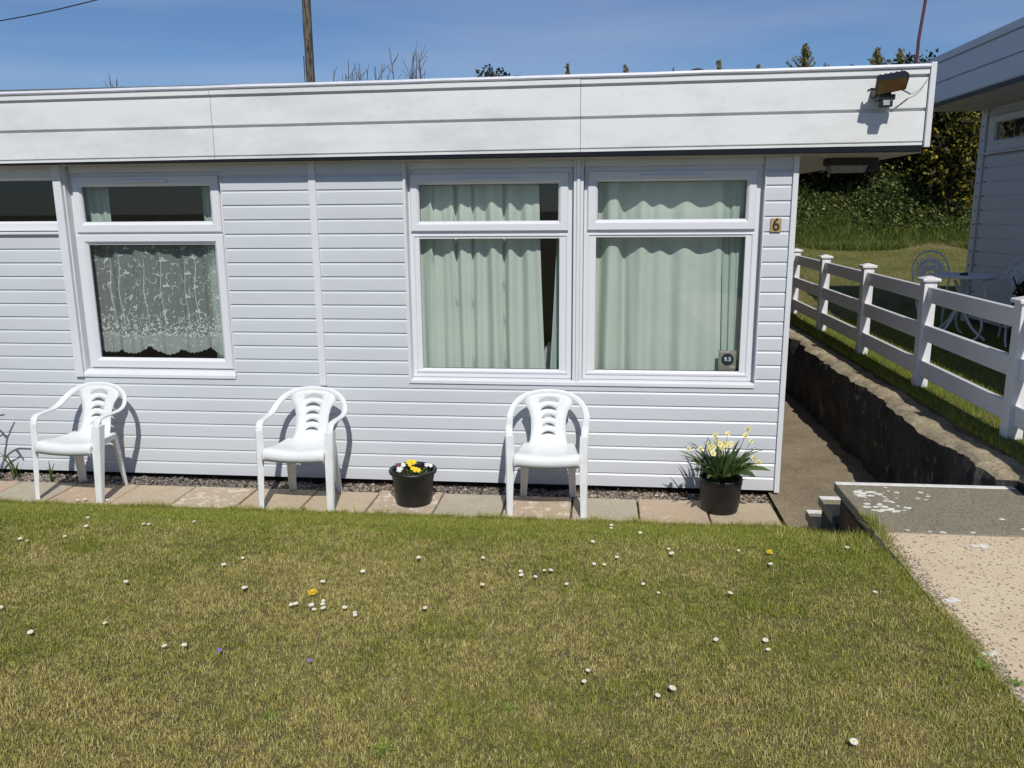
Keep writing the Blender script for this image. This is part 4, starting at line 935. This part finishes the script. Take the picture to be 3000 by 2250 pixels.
UPP = bpy.data.objects['upper_path']; g = random.Random(18); mb = MB()
for cx_, cy_, r_, n in ((1.42, 3.22, .022, 11), (1.76, 3.79, .032, 16), (1.375, 2.80, .014, 6)):
    for k in range(n): blotch(mb, cx_+g.gauss(0, r_*.7), cy_+g.gauss(0, r_*.4), .6024, g.uniform(.006, .022), k+400)
mb.build('lichen', lichen_m, UPP, fixn=False)
g = np.random.default_rng(31); n = 1500; m = 500
px = np.concatenate([1.345+np.abs(g.normal(0, .035, n)), g.uniform(1.3, 2.1, m)]); py = np.concatenate([g.uniform(2.0, 3.9, n), 5.32+np.abs(g.normal(0, .5, m))]); pz = np.concatenate([np.full(n, .601), np.full(m, .008)]); n += m
B = np.array(ico)[None]*g.uniform(.6, 1.35, (n, 12, 1))*g.uniform(.0015, .0055, (n, 1, 1))*np.array([1, .9, .6])+np.stack([px, py, pz], 1)[:, None, :]
raw('loose_grit', B, 12, np.clip(g.normal(.6, .3, n), 0, 1), pebble_m, faces=icf, label='loose grit along the edge of the pink path and below the steps', cat='grit', kind='stuff')

# ------------------------------------------------------------------ retaining wall
RW = thing('retaining_wall', (2.3, 8, 0), 'rough dark stone retaining wall with worn brown top along the side path', 'wall')
def wx(y): return 2.20+(.12 if y < 4.68 else 0)
ysw = np.concatenate([np.linspace(3.6, 4.675, 18), np.linspace(4.685, 12.6, 200)])
mb = MB(); mb.smooth = True; L_ = []; T_ = []
for y in ysw:
    row = []; zt = .672+.030*mnoise.noise(Vector((y*1.7, 0, 2)))+.012*mnoise.noise(Vector((y*6, 1, 0)))
    nb = .045*mnoise.noise(Vector((y*1.3, 3, 0)))+.035*mnoise.noise(Vector((y*4.3, 3, 0)))+.02*mnoise.noise(Vector((y*13, 3, 0)))
    for k in range(22):
        z = -.02+(zt+.02-.03)*k/21
        row.append((wx(y)+nb*(k/21)+.045*mnoise.noise(Vector((y*2.9, z*4, 1)))+.024*abs(mnoise.noise(Vector((y*9, z*10, 1))))+.012*mnoise.noise(Vector((y*27, z*27, 1))), y, z))
    L_.append(row); xf = row[-1][0]; tr = [row[-1]]
    for k in range(1, 11):
        u = k/10; x = xf+(2.44+.02*mnoise.noise(Vector((y*4, 8, 0)))-xf)*u
        tr.append((x, y, zt+.012*mnoise.noise(Vector((x*9, y*5, 0)))+.006*mnoise.noise(Vector((x*30, y*24, 0)))-.02*(1-min(1, u*5))))
    tr.append((tr[-1][0]+.01, y, .5)); T_.append(tr)
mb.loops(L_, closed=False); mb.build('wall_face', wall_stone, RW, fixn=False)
mb = MB(); mb.smooth = True; mb.loops(T_, closed=False); mb.build('wall_top', coping_m, RW, fixn=False)

# ------------------------------------------------------------------ rail fence
FN = thing('rail_fence', (2.56, 8, .74), 'white plastic three rail fence on top of the bank between the gardens', 'fence')
posts = [3.71, 5.25, 6.78, 8.31, 9.86, 11.33, 12.86]
FX = 2.545; pm = None
for y in posts:
    z = .72
    mb = MB(); mb.box(FX-.048, FX+.048, y-.048, y+.048, z-.1, 1.572); p = mb.build('post', white_vinyl, FN, bevel=.004)
    mb = MB(); mb.loops([[(FX+a*s_, y+b*s_, zz_) for a, b in ((-1, -1), (1, -1), (1, 1), (-1, 1))] for s_, zz_ in ((.056, 1.5725), (.066, 1.576), (.068, 1.594), (.060, 1.600), (.012, 1.616))], cap0=True, cap1=True); mb.build('post_cap', white_vinyl, p, bevel=.002)
for a, b in zip(posts[:-1], posts[1:]):
    for z0, z1 in ((1.412, 1.532), (1.112, 1.240), (.826, .952)):
        mb = MB(); dz = rnd.uniform(-.003, .003); mb.box(FX-.020, FX+.020, a+.0482, b-.0482, z0+dz, z1+dz); mb.build('rail', white_vinyl, FN, bevel=.006)

# ------------------------------------------------------------------ neighbouring chalet
NC = thing('neighbour_chalet', (5.5, 8, .74), 'shaded white clad chalet of the neighbouring plot at the right', 'chalet')
def ybp(z0, z1, pitch=.163, start=.80): return board_profile(z0, z1, 4.5, pitch, start, .012)
pr = ybp(.80, 2.735); mb = MB(); mb.loops([[(x, y, z) for x, z in pr] for y in (10.66, 1.0)], closed=False); mb.build('cladding', far_clad, NC, fixn=False)
mb = MB(); pr = ybp(2.735, 3.30); mb.loops([[(x, y, z) for x, z in pr] for y in (10.66, 10.56)], closed=False); mb.loops([[(x, y, z) for x, z in ybp(3.17, 3.30)] for y in (10.56, 1.0)], closed=False); mb.loops([[(x, y, z) for x, z in pr] for y in (8.6, 1.0)], closed=False); mb.build('cladding', far_clad, NC, fixn=False)
mb = MB(); mb.box(4.52, 10, 1, 10.78, .72, 3.28); mb.build('wall_core', room_pale, NC)
mb = MB(); mb.box(4.478, 4.62, 10.68, 10.82, .74, 3.262); ct = mb.build('corner_trim', white_trim, NC, bevel=.004)
for k in range(15): mb = MB(); mb.tube([(4.4765, 10.73, .95+k*.163), (4.470, 10.73, .95+k*.163)], .010, 6); mb.build('screw_head', black_plastic, ct)
for k in range(11): mb = MB(); mb.tube([(4.499, 10.60, .96+k*.163), (4.492, 10.60, .96+k*.163)], .010, 6); mb.build('screw_head', black_plastic, ct)
mb = MB(); mb.ring((0, 1, 0, 1), (0, 1, 0, 1), [(0, 0)]) if False else None
def ringx(mb, o, i, prof):
    L_ = []
    for t_, x in prof:
        r_ = [o[k]+(i[k]-o[k])*t_ for k in range(4)]; L_.append([(x, r_[0], r_[2]), (x, r_[1], r_[2]), (x, r_[1], r_[3]), (x, r_[0], r_[3])])
    mb.loops(L_)
ringx(mb, (10.555, 8.6, 2.76, 3.16), (10.44, 8.72, 2.885, 3.085), [(0, 4.52), (0, 4.465), (.1, 4.455), (.8, 4.455), (1, 4.475), (1, 4.51)]); nw = mb.build('window', white_frame, NC)
MB().add([(4.505, 10.45, 2.87), (4.505, 8.70, 2.87), (4.505, 8.70, 3.10), (4.505, 10.45, 3.10)], [(0, 1, 2, 3)]).build('pane', glassmat('neighbour_glass', (.5, .55, .55), 2.2), nw, fixn=False)
mb = MB(); mb.box(4.44, 4.50, 8.5, 10.66, 2.737, 2.757); mb.build('window_sill', white_trim, NC)
fp = [(3.74, 3.284), (3.712, 3.286), (3.708, 3.29), (3.700, 3.30), (3.700, 3.486), (3.712, 3.490), (3.724, 3.492), (3.724, 3.500), (3.700, 3.506), (3.698, 3.70), (3.71, 3.704), (3.72, 3.706), (3.72, 3.714), (3.69, 3.718), (3.688, 3.79), (3.78, 3.80)]
mb = MB(); mb.loops([[(x, y, z) for x, z in fp] for y in (10.86, .5)], closed=False); mb.build('fascia', far_clad, NC, fixn=False)
mb = MB(); mb.box(3.725, 10, 10.83, 10.86, 3.26, 3.79); mb.build('end_fascia', far_clad, NC)
mb = MB(); mb.box(3.705, 3.735, .5, 10.84, 3.247, 3.284); mb.build('drip_strip', black_plastic, NC)
mb = MB(); mb.box(3.736, 10, .5, 10.82, 3.262, 3.283); mb.build('soffit', soffit_m, NC)
mb = MB(); mb.box(3.76, 10, .5, 10.82, 3.36, 3.785); mb.build('roof', roof_felt, NC)
MS = thing('roof_mast', (3.72, 10.9, 3.3), 'thin dark red aerial mast on the far end of the neighbouring roof', 'mast')
mb = MB(); mb.tube([(3.700, 10.90, 3.3), (3.705, 10.90, 4.1), (3.745, 10.90, 4.55), (3.77, 10.90, 5.2)], [.020, .019, .018, .017], 8); mb.build('pipe', rusty, MS, fixn=False)
mb = MB(); mb.tube(catmull([(3.74, 10.89, 4.45), (3.72, 10.89, 4.58), (3.60, 10.89, 4.70), (3.50, 10.89, 4.95)], 5), .007, 5); mb.build('wire', cable_m, MS, fixn=False)

# garden table and chairs (shaded, behind the fence)
def ztop(x, y): return float(gz(x, y))
TB = thing('garden_table', (3.88, 9.42, .735), 'round ornate white metal garden table behind the fence', 'table')
mb = MB(); mb.smooth = False; mb.lathe([(0, .690), (.30, .690), (.335, .684), (.335, .665), (.315, .660), (0, .672)], TB.location, 40); mb.build('tabletop', cast_white, TB)
mb = MB(); mb.tube([(3.88, 9.42, 1.40), (3.88, 9.42, 1.15), (3.88, 9.42, 1.05)], [.03, .018, .03], 10); mb.build('column', cast_white, TB)
for k in range(4):
    a = k*1.5708+.5; c_, s_ = math.cos(a), math.sin(a); mb = MB()
    cp = catmull([(3.88+c_*r_, 9.42+s_*r_, .735+z) for r_, z in ((.10, .62), (.04, .50), (.03, .36), (.10, .22), (.20, .10), (.30, .04), (.34, .012))], 4); mb.tube(cp, .014, 7); mb.build('leg', cast_white, TB, fixn=False)
mb = MB(); mb.tube([(3.80, 9.30, 1.428), (3.86, 9.26, 1.431)], [.02, .03], 8); tag(mb.build('ashtray', black_plastic), 'small black dish lying on the white garden table', 'dish')
def iron_chair(label):
    t_ = thing('iron_chair', (0, 0, 0), label, 'chair', 'ornate white metal garden chairs', local=True)
    mb = MB(); mb.lathe([(0, .425), (.17, .425), (.195, .43), (.20, .42), (.195, .41), (0, .41)], (0, 0, 0), 28); mb.build('seat', cast_white, t_)
    mb = MB(); ly = lambda z: .17+.22*(z-.42)
    arch = [(-.16, .42), (-.20, .52), (-.215, .64), (-.205, .74), (-.165, .83), (-.09, .89), (0, .905)]; arch = arch+[(-x, z) for x, z in reversed(arch[:-1])]
    cp = catmull([(x, ly(z), z) for x, z in arch], 5); mb.tube(cp, .011, 7); bk = mb.build('backrest', cast_white, t_, fixn=False)
    mb = MB(); c0 = (0, .60)
    for k in range(17):
        a = R(-10+k*12.5); p0 = (.075*math.cos(a), .62+.075*math.sin(a)); p1 = (.185*math.cos(a+.1), .66+.205*math.sin(a+.1)); mb.tube([(p0[0], ly(p0[1]), p0[1]), (p1[0], ly(p1[1]), p1[1])], .0075, 5)
        if k < 16: q = (.145*math.cos(a+.08), .655+.15*math.sin(a+.08)); mb.tube([(q[0]+.018*math.cos(b), ly(q[1]), q[1]+.018*math.sin(b)) for b in np.linspace(0, 6.283, 9)], .006, 5)
    for rr in (.035, .075, .115): mb.tube([(rr*math.cos(b), ly(.62+rr*math.sin(b)), .62+rr*math.sin(b)) for b in np.linspace(0, 6.283, 20)], .009, 5)
    for x in (-.12, -.06, 0, .06, .12): mb.tube([(x, ly(.44), .44), (x*.6, ly(.56), .56)], .009, 5)
    mb.build('lattice', cast_white, bk, fixn=False)
    for sx in (-1, 1):
        for sy in (-1, 1):
            mb = MB(); cp = catmull([(sx*.13, sy*.12, .42), (sx*.165, sy*.155, .34), (sx*.14, sy*.14, .18), (sx*.16, sy*.16, .06), (sx*.205, sy*.20, .012)], 4); mb.tube(cp, [.017-.006*min(1, i/12) for i in range(len(cp))], 7); mb.build('leg', cast_white, t_, fixn=False)
        mb = MB(); cp = catmull([(sx*.20, ly(.66), .66), (sx*.245, .08, .655), (sx*.24, -.06, .63), (sx*.19, -.09, .54), (sx*.17, -.09, .43)], 4); mb.tube(cp, .010, 6); mb.build('armrest', cast_white, t_, fixn=False)
    return t_
ic = iron_chair('ornate white metal chair with round pierced back, behind the garden table'); ic.location = (3.80, 9.80, .735); ic.rotation_euler.z = R(8)
dup(ic, (4.16, 9.0, .735), R(-62), 'ornate white metal chair seen side on, against the neighbouring chalet')

# ------------------------------------------------------------------ plants behind
LF = [(0, 1, 2, 3)]
def leaf_cloud(n, c, rad, size, seed, shell=.55, flat=.35, lumps=7, aspect=.55, up=0, zmin=None):
    g = np.random.default_rng(seed)
    lc = g.normal(0, .55, (lumps, 3)); lc = lc/np.maximum(1, np.linalg.norm(lc, axis=1))[:, None]*.65; lr = g.uniform(.35, .6, lumps)
    k = g.integers(0, lumps, n); d = g.normal(size=(n, 3)); d /= np.linalg.norm(d, axis=1)[:, None]
    rr = np.clip(g.beta(3, 1.2, n)+g.normal(0, .05, n), 0, 1.25); p = lc[k]+d*(lr[k]*rr)[:, None]
    p = p*np.array(rad)+np.array(c)
    if zmin is not None: p[:, 2] = np.maximum(p[:, 2], zmin+g.random(n)*.1)
    a = g.normal(size=(n, 3)); a[:, 2] += up; a /= np.linalg.norm(a, axis=1)[:, None]; b = np.cross(a, g.normal(size=(n, 3))); b /= np.linalg.norm(b, axis=1)[:, None]
    s_ = size*g.uniform(.5, 1.3, n)[:, None]
    v = np.stack([p-a*s_, p+b*s_*aspect, p+a*s_, p-b*s_*aspect], 1)
    return v, np.clip(g.random(n)*.9+.12*g.normal(size=n), 0, 1)
def shrub(name, x, y, rad, h, n, size, mat, label, cat, seed, group=None, zb=None, twigs=12, **kw):
    z0 = float(gz(x, y)) if zb is None else zb
    t_ = thing(name, (x, y, z0), label, cat, group)
    v, tn = leaf_cloud(n, (x, y, z0+h*.52), (rad, rad, h*.55), size, seed, zmin=z0, **kw)
    raw('foliage', v, 4, tn, mat, t_, faces=LF)
    mb = MB(); g = random.Random(seed)
    mb.tube([(x, y, z0-.1), (x+.05, y, z0+h*.4), (x, y+.05, z0+h*.7)], [.07, .05, .02], 7)
    for k in range(twigs):
        a = g.uniform(0, 6.28); r_ = rad*g.uniform(.5, .95); zz_ = z0+h*g.uniform(.5, 1.0); cp = catmull([(x, y, z0+h*.2), (x+r_*.4*math.cos(a), y+r_*.4*math.sin(a), z0+h*.5), (x+r_*math.cos(a), y+r_*math.sin(a), zz_)], 4); mb.tube(cp, [.022*(1-.8*i/len(cp)) for i in range(len(cp))], 5)
    mb.build('branches', bark_m, t_, fixn=False); return t_
hl = ['dark evergreen hedge shrub showing just right of the house number corner', 'dark mass of evergreen shrub under the bulkhead lamp', 'dark green shrub with pale twigs in the gap between the chalets', 'dense dark shrub in the middle of the gap between the chalets',
      'tall dark shrub left of the golden leaved shrub', 'dark shrub behind the golden leaved shrub', 'dark hedge shrub behind the corner of the neighbouring chalet', 'dark hedge shrub hidden mostly by the neighbouring chalet']
for i, (x, y, r_, h, n) in enumerate(((3.7, 19.4, 1.0, 2.1, 12000), (4.7, 19.6, 1.0, 2.3, 12000), (5.6, 19.5, 1.0, 2.2, 12000), (6.5, 19.9, 1.1, 2.4, 12000), (7.5, 20.3, 1.3, 2.5, 12000), (8.7, 20.9, 1.4, 2.3, 9000), (10.1, 21.2, 1.5, 2.2, 6000), (11.6, 21.6, 1.6, 2.0, 3500))):
    shrub('hedge_shrub', x, y, r_, h, n, .055, hedge_leaf, hl[i], 'shrub', 50+i, 'dark shrubs of the hedge on the bank', lumps=9)
for i, (x, y, h, n) in enumerate(((2.4, 19.8, 2.0, 4500), (.9, 20.4, 1.9, 3000), (-.8, 20.2, 1.9, 3000), (-2.8, 20.3, 1.9, 2500), (-5.0, 20.4, 1.9, 2500))):
    shrub('hedge_shrub', x, y, 1.4, h, n, .06, hedge_leaf, 'dark hedge shrub hidden behind the near chalet roof', 'shrub', 80+i, 'hedge shrubs hidden behind the chalet')
shrub('golden_shrub', 7.25, 18.9, .80, 2.6, 6500, .055, yellow_leaf, 'golden leaved shrub between the two chalets below the white fascia', 'shrub', 90, zb=2.0, lumps=12, shell=.5)
shrub('golden_shrub', 8.3, 19.4, .9, 3.2, 5000, .055, yellow_leaf, 'golden leaved shrub touching the neighbouring chalet eave', 'shrub', 91, zb=2.0, lumps=12)
shrub('box_bush', 4.36, 8.75, .30, .72, 5000, .022, hedge_leaf, 'small dark evergreen bush beside the neighbouring chalet wall', 'bush', 92, lumps=8)
# bank vegetation
g = np.random.default_rng(77)
def bankz(x, y): return gz(x, np.maximum(y, 18.02)-.0)
v, tn, d = blades(60000, (2.6, 12), (17.4, 19.3), .22, .011, gz, lambda x, y, g: y > 17.75-.18*(x-4)*0+.25*np.sin(x*2.1), .75, 78)
v2, t2, d2 = blades(4000, (2.6, 12), (18.1, 19.2), .34, .012, gz, None, .6, 79)
raw('bank_grass', np.concatenate([v, v2]), 5, np.concatenate([tn, t2]), long_grass, faces=BF, label='long rough grass growing up the bank below the hedge', cat='grass', kind='stuff')
g2 = np.random.default_rng(5); n = 60000; xb = g2.uniform(2.6, 11, n); yb_ = g2.uniform(18.35, 20.2, n); pz = gz(xb, yb_)+g2.beta(1.2, 2.3, n)*(.50+.22*np.sin(xb*2.3+yb_)+.15*(xb > 6.0))*np.clip((yb_-18.2)*1.3, .2, 1)
a = g2.normal(size=(n, 3)); a /= np.linalg.norm(a, axis=1)[:, None]; b = np.cross(a, g2.normal(size=(n, 3))); b /= np.linalg.norm(b, axis=1)[:, None]; p = np.stack([xb, yb_, pz], 1); s_ = .034*g2.uniform(.4, 1.4, n)[:, None]
raw('bramble', np.stack([p-a*s_, p+b*s_*.6, p+a*s_, p-b*s_*.6], 1), 4, g2.random(n), leafmat('bramble_leaf', (.010, .022, .005), (.055, .085, .016), (.24, .25, .08), .25), faces=LF, label='tangled brambles and nettles on the bank between the chalets', cat='brambles', kind='stuff')

# bare twig shrubs above the roof line
def bare(x, y, ztop_, n, spread, label, seed, rbase=.035, mat=twig_m, sub=3):
    z0 = float(gz(x, y)); t_ = thing('bare_shrub', (x, y, z0), label, 'shrub', 'leafless shrubs behind the roof'); g = random.Random(seed); mb = MB(); H = ztop_-z0
    mb2 = MB(); mb2.tube([(x, y, z0-.1), (x, y, z0+H*.35)], [rbase*1.6, rbase], 8); mb2.build('trunk', bark_m, t_, fixn=False)
    for k in range(n):
        a = g.uniform(0, 6.28); sp = spread*g.uniform(.2, 1); tz = z0+H*(1-.30*g.random()*(sp/spread)); tip = Vector((x+sp*math.cos(a), y+sp*math.sin(a)*.6, tz))
        cp = catmull([(x, y, z0+H*.3), (x+sp*.55*math.cos(a)+g.uniform(-.06, .06), y+sp*.4*math.sin(a), z0+H*.62), tip+Vector((g.uniform(-.08, .08), 0, -H*.15)), tip], 5)
        mb.tube(cp, [rbase*.5*(1-i/len(cp))+.004 for i in range(len(cp))], 5)
        for s_ in range(sub*2):
            i = g.randrange(len(cp)//2, len(cp)-1); p0 = cp[i]; q = p0+Vector((g.uniform(-.16, .16), g.uniform(-.1, .1), g.uniform(.12, .34))); mb.tube([p0, (p0+q)/2+Vector((g.uniform(-.02, .02), 0, 0)), q], [.006, .005, .003], 4)
    mb.build('branches', mat, t_, fixn=False)
bare(-4.35, 14.2, 4.78, 16, .42, 'leafless twiggy shrub just right of the timber pole', 1)
bare(-3.75, 14.2, 4.86, 10, .20, 'upright leafless shrub, middle of the three right of the pole', 2)
bare(-3.10, 14.2, 4.93, 9, .17, 'slender leafless shrub, furthest right of the three by the pole', 3)
bare(-8.45, 14.2, 4.55, 6, .18, 'few bare twigs above the roof at the far left', 4, .02, sub=1)
bare(-7.6, 14.2, 4.25, 4, .5, 'thin bare twigs above the roof between the far left twigs and the pole', 6, .02, sub=1)
def cypress(x, y, ztop_, r_, label, seed, n=1500, size=.060):
    z0 = float(gz(x, y)); t_ = thing('cypress', (x, y, z0), label, 'tree', 'cypress tips above the roof'); g = np.random.default_rng(seed); H = ztop_-z0
    mb = MB(); mb.tube([(x, y, z0-.1), (x, y, z0+H*.6), (x, y, ztop_-.03)], [.06, .035, .006], 7)
    V_ = []
    nb = 64
    for k in range(nb):
        u = (k/nb)**.8; z = z0+H*(.30+.70*u)-.02; L0 = r_*(1-u)**1.1*g.uniform(.5, 1.25)+.02; a = g.uniform(0, 6.28); tip = np.array([x+L0*math.cos(a), y+L0*math.sin(a), z+L0*.75])
        base = np.array([x, y, z-.05]); mb.tube([base, base*.5+tip*.5-np.array([0, 0, .02]), tip], [.012, .008, .003], 4); m = max(6, int(n/nb*(L0/r_+.3)*2)); tt = g.random(m)
        V_.append(base+(tip-base)*tt[:, None]+g.normal(0, .028, (m, 3))*(1.1-tt[:, None]*.7))
    P = np.concatenate(V_); m = len(P); a = g.normal(size=(m, 3))*.5; a[:, 2] += .9; a /= np.linalg.norm(a, axis=1)[:, None]; b = np.cross(a, g.normal(size=(m, 3))); b /= np.linalg.norm(b, axis=1)[:, None]; s_ = size*g.uniform(.4, 1.2, m)[:, None]
    raw('crown', np.stack([P-a*s_, P+b*s_*.22, P+a*s_, P-b*s_*.22], 1), 4, g.random(m), cypress_leaf, t_, faces=LF); mb.build('trunk', bark_m, t_, fixn=False)
cypress(4.85, 22.0, 6.06, .93, 'bushy pointed cypress tip left of the floodlight, above the roof', 1, 2600)
cypress(6.55, 22.0, 5.92, .83, 'bushy cypress tip above the floodlight', 2, 2200)
cypress(7.10, 22.1, 5.90, .68, 'cypress tip just left of the red mast', 3, 1800)
for k, (x, zt, lab) in enumerate(((-.62, 4.48, 'small cypress tip above the fascia joint near the middle'), (.32, 4.44, 'small cypress tip above the right window'), (1.08, 4.36, 'tiny cypress tip left of the dark dome, above the right window'), (1.80, 4.46, 'cypress tip just right of the dark dome'), (2.42, 4.40, 'narrow cypress tip above the number plate'), (3.85, 4.36, 'low cypress tip between the two bushy ones'), (-6.65, 4.20, 'tiny cypress tip above the roof left of the pole'))):
    cypress(x*1.549, 22.0, 2.15+(zt-2.15)*1.549, .24, lab, 10+k, 320, .075)
mb = MB(); mb.smooth = True; z0 = float(gz(1.47, 14.3)); mb.lathe([(.02, 4.36-0), (.08, 4.345), (.14, 4.31), (.17, 4.26), (.17, 3.9), (.14, 3.0), (.13, z0)], (1.47, 14.3, 0), 18)
mb.build('chimney_cowl', bark_m, label='dark domed top poking above the roof over the right window', cat='chimney')
# evergreen sprig behind roof
SP = thing('holly_bush', (-1.83, 14.0, float(gz(-1.83, 14.0))), 'dark leafy sprigs above the roof over the middle window', 'bush')
mb = MB(); g = random.Random(61); pts_ = []
for k in range(7):
    a = g.uniform(-.35, .40); zt = 4.36+g.uniform(-.10, .06)-abs(a)*.1; cp = catmull([(-1.83, 14.0, .5), (-1.83+a*.3, 14.0, 3.0), (-1.83+a, 14+g.uniform(-.1, .1), zt)], 5); mb.tube(cp, [.03*(1-.85*i/len(cp)) for i in range(len(cp))], 5); pts_ += [cp[-1], cp[-2]]+[cp[-1].lerp(cp[-2], g.random()) for _ in range(4)]
mb.build('branches', bark_m, SP, fixn=False)
gg = np.random.default_rng(3); P = np.repeat(np.array([tuple(p) for p in pts_]), 7, 0); P = P+gg.normal(0, .05, P.shape); m = len(P); a = gg.normal(size=(m, 3)); a /= np.linalg.norm(a, axis=1)[:, None]; b = np.cross(a, gg.normal(size=(m, 3))); b /= np.linalg.norm(b, axis=1)[:, None]
raw('foliage', np.stack([P-a*.035, P+b*.02, P+a*.035, P-b*.02], 1), 4, gg.random(m), hedge_leaf, SP, faces=LF)

# utility pole and overhead wire
UP = thing('utility_pole', (-5.96, 17, 1.0), 'weathered timber utility pole rising behind the roof', 'pole')
mb = MB(); mb.smooth = True; L_ = []
for k in range(50):
    z = .3+k*.15; r_ = .094-.002*k*.15; cx = -5.93+(z-4.9)*-.008
    L_.append([(cx+(r_+.010*mnoise.noise(Vector((math.cos(a)*2, math.sin(a)*2, z*3))))*math.cos(a), 17+r_*math.sin(a), z) for a in np.linspace(0, 6.283, 21)[:-1]])
mb.loops(L_, cap1=True); mb.build('timber', pole_m, UP, fixn=False)
mb = MB(); mb.box(-5.83, -5.815, 16.90, 16.92, 2, 7.5); mb.tube([(-6.035, 16.95, 1), (-6.03, 16.95, 5.2)], .010, 5); mb.build('earth_wire', cable_m, UP)
mb = MB(); mb.tube(catmull([(-16, 17, 5.72), (-12.52, 17, 6.06), (-10.2, 17, 6.42), (-6.0, 17, 7.25)], 8), .012, 5); mb.build('overhead_cable', cable_m, label='thin overhead cable crossing the sky at the top left', cat='cable', fixn=False)
print('objects', len(scene.objects))
